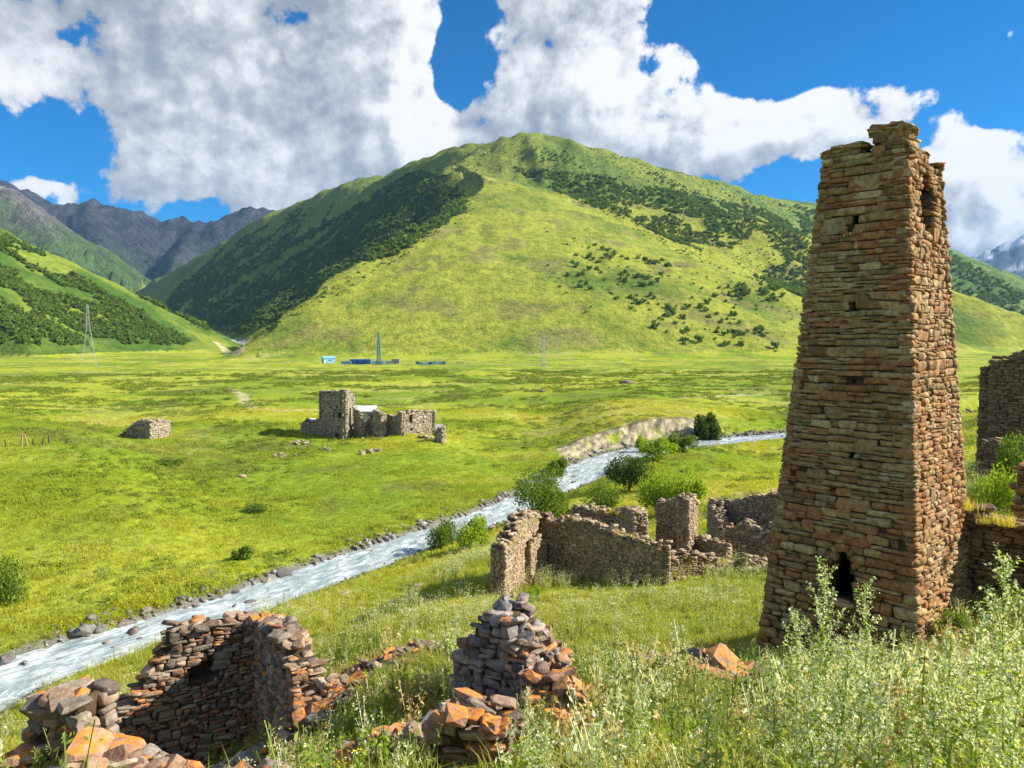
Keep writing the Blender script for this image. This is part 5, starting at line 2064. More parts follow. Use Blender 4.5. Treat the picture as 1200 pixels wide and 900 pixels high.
M_grass = mat_leaf('grass_blades', (.24, .30, .035), (.50, .50, .12), .5, True, mixcol=.6)
M_weed = mat_leaf('weed_leaves', (.26, .32, .09), (.50, .53, .24), .4, True, mixcol=.3)
M_weed2 = mat_leaf('dark_weed_leaves', (.12, .19, .04), (.26, .34, .09), .35, True, mixcol=.2)
M_herb = mat_leaf('dark_herb', (.13, .20, .025), (.26, .33, .05), .3, True, mixcol=.3)
M_silver = mat_leaf('silvery_weed', (.48, .54, .30), (.80, .82, .58), .4)
M_green = mat_leaf('broad_leaf', (.20, .33, .03), (.38, .48, .06), .5)
M_petal = mat_leaf('white_petals', (.66, .64, .34), (.84, .82, .62), .35)
M_petaly = mat_leaf('yellow_petals', (.62, .50, .02), (.75, .65, .06), .35)
M_straw = mat_leaf('dry_straw', (.48, .38, .16), (.62, .50, .24), .35)
M_bush = mat_leaf('bush_leaves', (.09, .16, .02), (.22, .31, .04), .4)
M_bush_d = mat_leaf('dark_bush_leaves', (.035, .07, .016), (.085, .14, .022), .3)
M_bush_l = mat_leaf('light_bush_leaves', (.20, .32, .02), (.36, .46, .05), .45)
M_twig = mat_plain('bark', (.16, .12, .08), .9)
M_tree = mat_leaf('hill_tree_leaves', (.085, .15, .025), (.19, .27, .045), .35)


class Quads:
    def __init__(self):
        self.v, self.f, self.k = [], [], []

    def tri(self, a, b, c, k):
        n = len(self.v)
        self.v += [a, b, c]
        self.f.append((n, n + 1, n + 2))
        self.k += [k] * 3

    def quad(self, a, b, c, d, k):
        n = len(self.v)
        self.v += [a, b, c, d]
        self.f += [(n, n + 1, n + 2), (n, n + 2, n + 3)]
        self.k += [k] * 4

    def mesh(self, name, mat):
        me = np_mesh(name, [tuple(x) for x in self.v], tris=self.f)
        a = me.attributes.new('leaf', 'FLOAT', 'POINT')
        a.data.foreach_set('value', np.array(self.k, dtype=np.float32))
        me.materials.append(mat)
        return me


def blade(Q, base, ang, h, w, lean, k, r=random):
    d = Vector((math.cos(ang), math.sin(ang), 0))
    s = Vector((-d.y, d.x, 0)) * w / 2
    b = Vector(base)
    m = b + d * lean * .35 * h + Vector((0, 0, h * .55))
    t = b + d * lean * h + Vector((0, 0, h * (1 - lean * .3)))
    Q.quad(b - s, b + s, m + s * .8, m - s * .8, k)
    Q.tri(m - s * .8, m + s * .8, t, k)


def tuft(name, n, rad_, h, w, mat, seed, lean=.6):
    r = random.Random(seed)
    Q = Quads()
    for _ in range(n):
        a = r.uniform(0, 6.28)
        q = rad_ * math.sqrt(r.random())
        blade(Q, (q * math.cos(a), q * math.sin(a), -.04), r.uniform(0, 6.28), h * r.uniform(.45, 1.1), w * r.uniform(.7, 1.3), r.uniform(.1, lean), r.random())
    return Q.mesh(name, mat)


def leafquad(Q, p, s, r, k, flat=.0, asp=.6):
    n = Vector((r.gauss(0, 1), r.gauss(0, 1), r.gauss(0, 1) + flat)).normalized()
    a = n.orthogonal().normalized()
    a.rotate(Matrix.Rotation(r.uniform(0, 6.28), 3, n))
    b = n.cross(a)
    a *= s / 2
    b *= s / 2 * asp
    p = Vector(p)
    Q.quad(p - a, p - b, p + a, p + b, k)


def weed(name, seed, mat, h=.55):
    """leafy herb: a few stems with small leaves up them"""
    r = random.Random(seed)
    Q = Quads()
    for _ in range(r.randint(4, 6)):
        a = r.uniform(0, 6.28)
        lean = r.uniform(.05, .45)
        d = Vector((math.cos(a), math.sin(a), 0))
        hh = h * r.uniform(.6, 1.1)
        b = Vector((r.gauss(0, .05), r.gauss(0, .05), 0))
        t = b + d * lean * hh + Vector((0, 0, hh))
        s = Vector((-d.y, d.x, 0)) * .006
        Q.quad(b - s, b + s, t + s, t - s, .3)
        for i in range(16):
            q = r.uniform(.15, 1)
            p = b + (t - b) * q + Vector((r.gauss(0, .03), r.gauss(0, .03), r.gauss(0, .02)))
            leafquad(Q, p, r.uniform(.05, .13) * (1.25 - q * .6), r, r.random(), .4, .4)
    return Q.mesh(name, mat)


def umbel(name, seed, h, mat_p, mat_s, n=4, big=.05):
    r = random.Random(seed)
    Q = Quads()
    heads = []
    for _ in range(n):
        a = r.uniform(0, 6.28)
        l = r.uniform(.05, .35)
        hh = h * r.uniform(.7, 1.1)
        b = Vector((0, 0, 0))
        t = Vector((math.cos(a) * l * hh, math.sin(a) * l * hh, hh))
        s = Vector((-math.sin(a), math.cos(a), 0)) * .004
        Q.quad(b - s, b + s, t + s, t - s, .3)
        heads.append(t)
        for i in range(5):
            q = r.uniform(.1, .8)
            leafquad(Q, b + (t - b) * q, r.uniform(.05, .10), r, r.random(), .5, .5)
    nstem = len(Q.f)
    for t in heads:
        for i in range(r.randint(5, 9)):
            leafquad(Q, t + Vector((r.gauss(0, big), r.gauss(0, big), r.gauss(0, .012))), r.uniform(.018, .032), r, r.random(), 2.5, .9)
    me = Q.mesh(name, mat_s)
    me.materials.append(mat_p)
    mi = np.zeros(len(Q.f), dtype=np.int32)
    mi[nstem:] = 1
    me.polygons.foreach_set('material_index', mi)
    return me


_proto_n = [0]


def instancer(name, pts, meshes, scl, rz, idx, gcol=None, tilt=None, kind='stuff'):
    """one object that carries many copies of a few small plants"""
    cname = name + '_kinds'
    c = bpy.data.collections.new(cname)
    for i, me in enumerate(meshes):
        o = bpy.data.objects.new('%s_%02d' % (me.name, i), me)
        c.objects.link(o)
    n = len(pts)
    me = np_mesh(name, pts)
    a = me.attributes.new('scl', 'FLOAT_VECTOR', 'POINT')
    s3 = np.asarray(scl, dtype=np.float32)
    if s3.ndim == 1:
        s3 = np.repeat(s3[:, None], 3, 1)
    a.data.foreach_set('vector', np.ascontiguousarray(s3, dtype=np.float32).ravel())
    r3 = np.zeros((n, 3), dtype=np.float32)
    r3[:, 2] = rz
    if tilt is not None:
        r3[:, :2] = tilt
    a = me.attributes.new('rot', 'FLOAT_VECTOR', 'POINT')
    a.data.foreach_set('vector', r3.ravel())
    a = me.attributes.new('idx', 'INT', 'POINT')
    a.data.foreach_set('value', np.asarray(idx, dtype=np.int32))
    if gcol is not None:
        a = me.attributes.new('gcol', 'FLOAT_COLOR', 'POINT')
        cc = np.ones((n, 4), dtype=np.float32)
        cc[:, :3] = gcol
        a.data.foreach_set('color', cc.ravel())
    o = bpy.data.objects.new(name, me)
    COL.objects.link(o)
    tag(o, kind=kind)
    g = bpy.data.node_groups.new(name + '_scatter', 'GeometryNodeTree')
    g.interface.new_socket('Geometry', in_out='INPUT', socket_type='NodeSocketGeometry')
    g.interface.new_socket('Geometry', in_out='OUTPUT', socket_type='NodeSocketGeometry')
    gi, go = g.nodes.new('NodeGroupInput'), g.nodes.new('NodeGroupOutput')
    ci = g.nodes.new('GeometryNodeCollectionInfo')
    ci.inputs['Collection'].default_value = c
    ci.inputs['Separate Children'].default_value = True
    ci.inputs['Reset Children'].default_value = True
    iop = g.nodes.new('GeometryNodeInstanceOnPoints')
    iop.inputs['Pick Instance'].default_value = True

    def attr(nm, dt):
        q = g.nodes.new('GeometryNodeInputNamedAttribute')
        q.data_type = dt
        q.inputs['Name'].default_value = nm
        return q.outputs['Attribute']
    g.links.new(gi.outputs[0], iop.inputs['Points'])
    g.links.new(ci.outputs[0], iop.inputs['Instance'])
    g.links.new(attr('idx', 'INT'), iop.inputs['Instance Index'])
    e2r = g.nodes.new('FunctionNodeEulerToRotation')
    g.links.new(attr('rot', 'FLOAT_VECTOR'), e2r.inputs[0])
    g.links.new(e2r.outputs[0], iop.inputs['Rotation'])
    g.links.new(attr('scl', 'FLOAT_VECTOR'), iop.inputs['Scale'])
    g.links.new(iop.outputs[0], go.inputs[0])
    md = o.modifiers.new('scatter', 'NODES')
    md.node_group = g
    return o


def polar_pts(n, r0, r1, half=40.0, power=1.0):
    th = np.radians(RNG.uniform(-half, half, n))
    r = np.sqrt(RNG.uniform(0, 1, n) ** power * (r1 * r1 - r0 * r0) + r0 * r0)
    return r * np.sin(th), r * np.cos(th)


def _wg(px0, r0, y0, px1, r1, y1, n):
    a, b = W(px0, r0, y0), W(px1, r1, y1)
    return (a, b, a[2], b[2], n)


WALL_GRASS = [_wg(672, 597, 53.6, 722, 603, 52.3, 60), _wg(722, 602, 52.3, 741, 612, 48, 40), _wg(650, 613, 48.8, 700, 617, 46.8, 14), _wg(700, 617, 46.8, 770, 641, 44.3, 14),
              _wg(775, 656, 46, 855, 660, 47, 40), _wg(850, 664, 47.4, 905, 671, 44.6, 30), _wg(595, 640, 42.6, 630, 606, 49, 12), _wg(1128, 599, 24.3, 1150, 597, 23.5, 14), _wg(1158, 613, 23, 1200, 618, 21.8, 12)]
KEEP_OUT = []   # (x, y, radius)


def clear_of(x, y, sd, hw):
    ok = np.abs(sd) > hw + .9
    for cx, cy, r in KEEP_OUT:
        ok &= (x - cx) ** 2 + (y - cy) ** 2 > r * r
    ok &= ~((x < .6) & (y < 9.2) & (RNG.random(len(x)) < .93))
    ok &= ~((x < -2.2) & (x > -7.5) & (y < 11.0) & (RNG.random(len(x)) < .6))
    # inside the tower
    u = (x - 11.47) * math.sqrt(.5) + (y - 20.3) * math.sqrt(.5)
    v = -(x - 11.47) * math.sqrt(.5) + (y - 20.3) * math.sqrt(.5)
    ok &= ~((u > -.1) & (u < 6.0) & (v > -.1) & (v < 4.85))
    return ok


def ground_col(x, y):
    r = np.hypot(x, y)
    a = np.degrees(np.arctan2(x, y))
    i = np.clip(np.searchsorted(_TH, a), 0, len(_TH) - 1)
    j = np.clip(np.searchsorted(_RSR, r), 0, len(_RSR) - 1)
    return _CGRID[j, i]


def build_grass():
    KEEP_OUT.extend([(-1.95, 11.5, .85), (-.6, 10.0, .8), (.75, 10.9, .65), (-3.0, 12.1, .45), (-4.35, 15.2, 1.15), (-3.3, 16.0, .65), (-2.2, 16.7, .6), (-3.0, 16.0, .6), (-.7, 11.9, .9), (3.9, 14.2, .95), (-4.4, 13.9, .6), (7.7, 15.9, .7), (-7.0, 14.6, .9), (-4.7, 9.3, .9), (-6.2, 10.2, .75), (-.3, 12.9, .75), (.9, 13.2, .55), (-.3, 10.4, .6), (.75, 11.2, .45), (-6.8, 15.8, 1.3), (-8.3, 16.9, .9), (-5.6, 17, .6), (3.9, 14.8, .7), (-4.3, 15.5, .8)])
    tufts = [tuft('grass_tuft', 30, .15, .42, .010, M_grass, 1), tuft('grass_tuft', 24, .12, .55, .009, M_grass, 2, .8), tuft('grass_tuft', 36, .22, .30, .012, M_grass, 3), tuft('grass_tuft', 26, .16, .48, .010, M_grass, 4, .9)]
    # near slope
    x, y = polar_pts(15000, 2.6, 30, 42, 1.0)
    z, _, sd, hw, cut = height(x, y, True)
    ok = clear_of(x, y, sd, hw)
    x, y, z = x[ok], y[ok], z[ok]
    n = len(x)
    d = np.hypot(x, y)
    pt = fbm(x, y, 1.6, 3, seed=170)
    sc = RNG.uniform(.6, 1.25, n) * (1 + .6 * pt)
    gc = ground_col(x, y) * (1 + .5 * fbm(x, y, 1.1, 3, seed=171))[:, None]
    dry = sm(fbm(x, y, 2.4, 3, seed=172), .12, .35)[:, None]
    gc = gc * (1 - dry * .6) + np.array([.55, .47, .20]) * dry * .6
    instancer('near_grass', np.stack([x, y, z], 1), tufts, np.stack([sc * 1.15, sc * 1.15, sc * (.75 + .25 * sm(fbm(x, y, 4, 2, seed=71), -.3, .3))], 1), RNG.uniform(0, 6.28, n), RNG.integers(0, 4, n), gc)
    # terrace and river slope
    mats_ = [tuft('grass_clump', 46, .42, .38, .022, M_grass, 11, .8), tuft('grass_clump', 40, .36, .52, .020, M_grass, 12, .9), tuft('grass_clump', 50, .50, .28, .026, M_grass, 13)]
    x, y = polar_pts(17000, 28, 72, 40)
    z, _, sd, hw, cut = height(x, y, True)
    ok = clear_of(x, y, sd, hw)
    x, y, z = x[ok], y[ok], z[ok]
    n = len(x)
    sc = RNG.uniform(.55, 1.15, n) * (1 + .5 * fbm(x, y, 5, 2, seed=72))
    instancer('slope_grass', np.stack([x, y, z], 1), mats_, np.clip(sc, .3, 2), RNG.uniform(0, 6.28, n), RNG.integers(0, 3, n), ground_col(x, y))
    # meadow
    big = [tuft('meadow_clump', 44, .75, .42, .05, M_grass, 21, .8), tuft('meadow_clump', 40, .9, .32, .06, M_grass, 22, .8), tuft('meadow_clump', 40, .55, .6, .045, M_grass, 23, .8)]
    x, y = polar_pts(34000, 66, 215, 39, 1.15)
    z, _, sd, hw, cut = height(x, y, True)
    ok = clear_of(x, y, sd, hw) & ~((cut > .3) & (np.abs(sd) - hw < 8.5))
    pn = fbm(x, y, 14, 3, seed=73)
    ok &= RNG.random(len(x)) < .35 + .65 * sm(pn, -.25, .2)
    x, y, z, pn = x[ok], y[ok], z[ok], pn[ok]
    n = len(x)
    sc = RNG.uniform(.5, 1.25, n) * (1 + .5 * pn)
    instancer('meadow_grass', np.stack([x, y, z], 1), big, np.stack([sc, sc, sc * .85], 1), RNG.uniform(0, 6.28, n), RNG.integers(0, 3, n), ground_col(x, y))
    # darker herb clumps that mottle the meadow out to the mountain foot
    def herb(name, seed, mat, R, H, nleaf, ls):
        r = random.Random(seed)
        Q = Quads()
        for _ in range(nleaf):
            a, q = r.uniform(0, 6.28), math.sqrt(r.random())
            zz = H * (1 - q * q) * r.uniform(.2, 1.0)
            leafquad(Q, (R * q * math.cos(a), R * q * math.sin(a), zz), ls * r.uniform(.6, 1.3), r, r.random(), .8, .6)
        return Q.mesh(name, mat)
    herbs = [herb('herb_clump', 31, M_herb, .7, .55, 70, .22), herb('herb_clump', 32, M_herb, 1.0, .5, 80, .26), herb('herb_clump', 33, M_herb, .5, .7, 60, .2)]
    x, y = polar_pts(26000, 60, 420, 38, 1.0)
    z, _, sd, hw, cut = height(x, y, True)
    pn = fbm(x * .5, y, 16, 4, seed=74)
    ok = clear_of(x, y, sd, hw) & (pn > .06) & ~((cut > .3) & (np.abs(sd) - hw < 8.5))
    x, y, z, pn = x[ok], y[ok], z[ok], pn[ok]
    n = len(x)
    d = np.hypot(x, y)
    sc = RNG.uniform(.4, 1.1, n) * (.8 + d / 260)
    instancer('meadow_herbs', np.stack([x, y, z], 1), herbs, np.stack([sc * 1.1, sc * 1.1, sc * .8], 1), RNG.uniform(0, 6.28, n), RNG.integers(0, 3, n), ground_col(x, y) * .55)
    # weeds with small leaves on the near slope, thick in the bottom right
    weeds = [weed('leafy_weed', 41, M_weed, .6), weed('leafy_weed', 42, M_weed2, .75), weed('leafy_weed', 43, M_silver, .7), weed('leafy_weed', 44, M_green, .45), weed('leafy_weed', 45, M_straw, .6), weed('leafy_weed', 46, M_weed2, .5)]
    x, y = polar_pts(3600, 4.2, 26, 40)
    x2, y2 = polar_pts(1500, 4.0, 15, 36, 1.0)
    k = x2 > -.5 + .05 * y2
    x, y = np.concatenate([x, x2[k]]), np.concatenate([y, y2[k]])
    z, _, sd, hw, cut = height(x, y, True)
    ok = clear_of(x, y, sd, hw)
    x, y, z = x[ok], y[ok], z[ok]
    n = len(x)
    d = np.hypot(x, y)
    pn = fbm(x, y, 1.5, 3, seed=175)
    kk = (pn > -.22) | (RNG.random(n) < .25)
    x, y, z, d, pn = x[kk], y[kk], z[kk], d[kk], pn[kk]
    n = len(x)
    sc = RNG.uniform(.45, 1.2, n) * np.where(d < 5.5, .62, 1.0) * (1 + .7 * pn)
    kind_n = fbm(x, y, 1.1, 2, seed=176)
    wi = np.where(kind_n > .15, RNG.choice([2, 0], n), np.where(kind_n < -.15, RNG.choice([1, 5, 3], n), RNG.choice([0, 1, 2, 3, 4], n)))
    instancer('leafy_weeds', np.stack([x, y, z], 1), weeds, sc, RNG.uniform(0, 6.28, n), wi, ground_col(x, y))
    # white and cream flowers in drifts
    um = [umbel('white_flower', 51, .55, M_petal, M_weed), umbel('white_flower', 52, .7, M_petal, M_weed, 5, .06), umbel('white_flower', 53, .45, M_petal, M_weed, 3, .04), umbel('yellow_flower', 54, .4, M_petaly, M_weed, 3, .04)]
    x, y = polar_pts(20000, 5, 62, 38, .85)
    z, _, sd, hw, cut = height(x, y, True)
    fn = fbm(x, y, 6, 3, seed=75)
    dens = .10 + .75 * sm(fn, -.05, .25)
    dens = np.where(x < -.12 * y - 1, dens * .45, dens)
    ok = clear_of(x, y, sd, hw) & (RNG.random(len(x)) < dens)
    x, y, z = x[ok], y[ok], z[ok]
    n = len(x)
    d = np.hypot(x, y)
    ii = RNG.choice(4, n, p=[.34, .3, .28, .08])
    instancer('meadow_flowers', np.stack([x, y, z], 1), um, RNG.uniform(.6, 1.15, n) * (1 + .012 * d), RNG.uniform(0, 6.28, n), ii, ground_col(x, y))
    # hogweed and yellow weeds along the far bank
    hog = [umbel('hogweed', 55, 1.0, M_petal, M_weed, 7, .16), umbel('hogweed', 56, .8, M_petal, M_weed, 6, .14)]
    P, I = [], []
    for px, row, n_, spread in [(60, 660, 22, 5), (110, 655, 22, 5), (150, 640, 22, 5), (185, 635, 12, 4), (30, 750, 12, 2), (120, 722, 16, 2), (230, 680, 10, 2), (20, 762, 8, 1.5), (650, 690, 26, 1.0), (680, 684, 16, 1.4), (735, 690, 10, 1.2)]:
        c0 = pick(px, row)
        for _ in range(n_):
            xx, yy = c0.x + random.gauss(0, spread), c0.y + random.gauss(0, spread * .5)
            P.append((xx, yy, hz(xx, yy)))
            I.append(random.randrange(2))
    P = np.array(P)
    instancer('flowering_hogweed', P, hog, RNG.uniform(.8, 1.5, len(P)), RNG.uniform(0, 6.28, len(P)), I, ground_col(P[:, 0], P[:, 1]))
    P, I = [], []
    for px, row, n_, spread in [(85, 735, 16, 1.2), (125, 728, 14, 1.2), (155, 712, 14, 1.0), (182, 706, 10, .8), (250, 690, 12, 1.2), (300, 672, 10, 1.2)]:
        c0 = pick(px, row)
        for _ in range(n_):
            xx, yy = c0.x + random.gauss(0, spread), c0.y + random.gauss(0, spread * .6)
            P.append((xx, yy, hz(xx, yy)))
            I.append(random.randrange(2))
    P = np.array(P)
    yel = [herb('yellow_weed', 61, M_petaly2, .5, .7, 110, .15), herb('yellow_weed', 62, M_petaly2, .6, .55, 110, .14)]
    instancer('yellow_weeds', P, yel, RNG.uniform(.6, 1.1, len(P)), RNG.uniform(0, 6.28, len(P)), I, ground_col(P[:, 0], P[:, 1]))
    tops = []
    for (a, b, h0, h1, n_) in WALL_GRASS:
        for _ in range(n_):
            q = random.random()
            tops.append((a[0] + (b[0] - a[0]) * q + random.gauss(0, .12), a[1] + (b[1] - a[1]) * q + .35 + random.gauss(0, .15), h0 + (h1 - h0) * q - .04))
    if tops:
        tops = np.array(tops)
        n = len(tops)
        instancer('wall_top_grass', tops, tufts, RNG.uniform(.7, 1.3, n), RNG.uniform(0, 6.28, n), RNG.integers(0, 4, n), np.tile(np.array([[.50, .42, .10]]), (n, 1)))
    # dry straw tussocks
    st = [tuft('straw_tuft', 34, .08, .62, .007, M_straw, 63, .55), tuft('straw_tuft', 30, .1, .5, .007, M_straw, 64, .7)]
    P = []
    for px, y_, n_, sp in [(668, 10.2, 9, .22), (640, 9.6, 5, .3), (610, 12.4, 6, .3), (820, 12.0, 12, .7), (900, 15, 14, 1.0), (700, 11, 8, .6), (940, 11.5, 10, .8), (380, 15.6, 8, .8), (350, 13.4, 7, .6), (760, 14.5, 10, 1.0), (650, 16, 10, 2)]:
        c0 = G(px, y_)
        for _ in range(n_):
            xx, yy = c0.x + random.gauss(0, sp), c0.y + random.gauss(0, sp)
            P.append((xx, yy, hz(xx, yy)))
    P = np.array(P)
    instancer('straw_grass', P, st, RNG.uniform(.7, 1.2, len(P)), RNG.uniform(0, 6.28, len(P)), RNG.integers(0, 2, len(P)))


M_petaly2 = mat_leaf('yellow_green_leaves', (.26, .34, .02), (.60, .56, .03), .4)


def tall_weed(label, px, top_row, y, seed, group=None, mat=None, lush=1.0, name='tall_weed', dx=0.0):
    """mugwort-like herb: upright stem, ascending side shoots, small pale leaves and flower knots"""
    r = random.Random(seed)
    tp = W(px, top_row, y)
    base = Vector((float(tp[0]), y, hz(tp[0], y)))
    h = max(.35, tp[2] - base.z)
    t = empty(name, base, label, 'plant', group)
    lean = Vector((r.uniform(-.03, .03), r.uniform(-.05, .05), 0)) * h
    def axis(q):
        return lean * q * q + Vector((.02 * math.sin(q * 5 + seed), .02 * math.cos(q * 4), h * q))
    Qs, Ql, Qb = Quads(), Quads(), Quads()
    def tube(Q, pts, w0, w1):
        n = len(pts)
        rings = []
        for i, p in enumerate(pts):
            w = w0 + (w1 - w0) * i / (n - 1)
            rings.append([p + Vector((math.cos(a), math.sin(a), 0)) * w for a in (0, 2.09, 4.19)])
        for i in range(n - 1):
            for j in range(3):
                k = (j + 1) % 3
                Q.quad(rings[i][j], rings[i][k], rings[i + 1][k], rings[i + 1][j], .5)
    tube(Qs, [axis(i / 8) for i in range(9)], .0075, .003)
    def lanc(Q, p, d, l, w):
        d = d.normalized()
        s = d.cross(Vector((0, 0, 1)))
        if s.length < .1:
            s = Vector((1, 0, 0))
        s = s.normalized() * w / 2
        s.rotate(Matrix.Rotation(r.uniform(-.8, .8), 3, d))
        m = p + d * l * .5 + Vector((0, 0, l * .06))
        e = p + d * l - Vector((0, 0, l * .12))
        k = r.random()
        Q.quad(p, m - s, e, m + s, k)
    nb = int(24 * lush * (h / 1.1) ** .5)
    for i in range(nb):
        q = .22 + .76 * i / nb
        p = axis(q)
        a = i * 2.4 + r.uniform(-.3, .3)
        up = .9 + .9 * q
        d = Vector((math.cos(a), math.sin(a), up)).normalized()
        L = h * .24 * (1.12 - q) ** .6 * r.uniform(.6, 1.15)
        pts = [p + d * L * (j / 3) + Vector((0, 0, .15 * L * (j / 3) ** 2)) for j in range(4)]
        tube(Qs, pts, .0035, .0015)
        m = max(5, int(L / .011))
        for j in range(m):
            f = (j + .6) / m
            c = p + d * L * f + Vector((0, 0, .15 * L * f * f))
            for _ in range(3):
                leafquad(Qb, c + Vector((r.gauss(0, .012), r.gauss(0, .012), r.gauss(0, .01))), r.uniform(.010, .024), r, r.random(), .3, .75)
            if r.random() < .35:
                lanc(Ql, c, Vector((r.gauss(0, 1), r.gauss(0, 1), .3)), r.uniform(.025, .055), .010)
        # stem leaf under each shoot
        lanc(Ql, p, Vector((math.cos(a), math.sin(a), .3)), r.uniform(.05, .11) * (1.3 - q), .018)
    for j in range(30):
        c = axis(.93 + .07 * r.random())
        leafquad(Qb, c + Vector((r.gauss(0, .012), r.gauss(0, .012), r.gauss(0, .012))), r.uniform(.010, .022), r, r.random(), .3, .75)
    for i in range(int(16 * lush)):
        q = r.uniform(.03, .6)
        a = r.uniform(0, 6.28)
        lanc(Ql, axis(q), Vector((math.cos(a), math.sin(a), .25)), r.uniform(.08, .16), .024)
    link('stem', Qs.mesh('stem', M_green), None, t)
    o = link('leaves', Ql.mesh('leaves', M_green if mat is None else mat), None, t)
    o['kind'] = 'stuff'
    o = link('flower_buds', Qb.mesh('flower_buds', M_silver), None, t)
    o['kind'] = 'stuff'
    return t


def build_tall_weeds():
    g = 'tall pale weeds in the right foreground'
    for i, (px, row, y, lab, lush) in enumerate([
        (962, 664, 4.3, 'tall pale flowering weed in front of the tower doorway, taller of the pair', 1.0), (1012, 684, 4.4, 'tall pale weed just right of the doorway, its tip before the tower stones', .9),
        (932, 712, 4.6, 'shorter pale weed at the left foot of the taller doorway weed', .8), (1182, 648, 3.5, 'tall airy pale weed at the far right edge', 1.0), (1152, 712, 3.9, 'short pale weed left of the one at the right edge', .8),
        (1118, 738, 4.4, 'short bushy weed before the tower corner', .9), (985, 752, 3.9, 'bushy pale weed low between the two doorway weeds', 1.1), (1060, 758, 4.0, 'pale weed below the sunlit tower corner', .9),
        (905, 770, 4.6, 'leafy weed left of the doorway weeds', .9), (618, 812, 6.6, 'grey-green weed right of the bottom centre wall end', 1.1), (640, 842, 5.9, 'second grey-green weed right of the bottom wall end', 1.0),
        (755, 800, 5.6, 'thin weed in the middle of the grassy foreground', .8), (830, 815, 4.6, 'leafy weed below the rust slab', .9), (1090, 800, 3.6, 'low pale weed left of the corner stones', .9), (700, 850, 5.2, 'low weed near the bottom edge right of the straw tussock', .9),
        (1030, 792, 3.5, 'pale weed with many shoots at the bottom centre right', 1.1), (955, 815, 3.4, 'low leafy weed at the bottom under the doorway', 1.0), (1196, 770, 3.0, 'weed cut by the right edge near the bottom corner', .9)]):
        tall_weed(lab, px, row, y, 500 + i, g, lush=lush)
    # broad bright leaves at the very front
    for i, (px, y, lab) in enumerate([(875, 4.6, 'bright green broad-leaved plant at the bottom edge'), (1000, 4.2, 'bright long-leaved plant at the bottom edge right of centre'), (1075, 3.9, 'bright plant with two upright blades at the bottom right'), (930, 4.3, 'bright leafy plant between the others at the bottom edge'), (1140, 3.9, 'bright green plant near the bottom right corner')]):
        b = G(px, y)
        t = empty('broad_leaved_plant', b, lab, 'plant', 'bright leafy plants at the bottom edge')
        r = random.Random(900 + i)
        for j in range(12):
            Q = Quads()
            a = r.uniform(0, 6.28)
            L = r.uniform(.2, .34)
            d = Vector((math.cos(a), math.sin(a), 0))
            s = Vector((-d.y, d.x, 0))
            pts = []
            n = 7
            el = r.uniform(.7, 1.35)
            for k in range(n + 1):
                f = k / n
                pts.append(Vector((0, 0, .05)) + d * L * f * math.cos(el) * (1 + .3 * f) + Vector((0, 0, L * (f * math.sin(el) - .35 * f * f * math.cos(el)) * 1.6)))
            w = r.uniform(.016, .026)
            for k in range(n):
                wa, wb = w * math.sin(math.pi * min(.98, (k + .25) / n)), w * math.sin(math.pi * min(.985, (k + 1.1) / n))
                up = Vector((0, 0, .35))
                Q.quad(pts[k] - s * wa + up * wa, pts[k], pts[k + 1], pts[k + 1] - s * wb + up * wb, .4 + .05 * j)
                Q.quad(pts[k], pts[k] + s * wa + up * wa, pts[k + 1] + s * wb + up * wb, pts[k + 1], .4 + .05 * j)
            link('leaf', Q.mesh('leaf', M_green), None, t)


def crown_mesh(name, seed, mat, n=2600, leaf=.09, lobes=9, squash=.8):
    """leaf-sized faces spread through overlapping leafy lobes; unit radius"""
    r = random.Random(seed)
    L = []
    for _ in range(lobes):
        a = r.uniform(0, 6.28)
        q = r.uniform(.15, .62)
        L.append((Vector((q * math.cos(a), q * math.sin(a), r.uniform(.15, 1.0) * squash)), r.uniform(.25, .45)))
    Q = Quads()
    for _ in range(n):
        c, R = r.choice(L)
        d = Vector((r.gauss(0, 1), r.gauss(0, 1), r.gauss(0, 1))).normalized()
        rr = R * (r.random() ** .28) * (1 + .25 * mnoise.noise(d * 3 + c * 5))
        if r.random() < .06:
            rr *= 1.25
        p = c + d * rr
        p.z = max(p.z, .02)
        leafquad(Q, p, leaf * r.uniform(.6, 1.3), r, r.random(), .2, .7)
    rx = sorted(math.hypot(v[0], v[1]) for v in Q.v)[int(len(Q.v) * .97)]
    rz = sorted(v[2] for v in Q.v)[int(len(Q.v) * .98)]
    Q.v = [Vector((v[0] / rx, v[1] / rx, v[2] / rz)) for v in Q.v]
    return Q.mesh(name, mat)


ORD = 'first second third fourth fifth sixth seventh eighth ninth tenth eleventh twelfth thirteenth fourteenth fifteenth sixteenth seventeenth eighteenth nineteenth twentieth twenty-first twenty-second twenty-third twenty-fourth twenty-fifth twenty-sixth'.split()


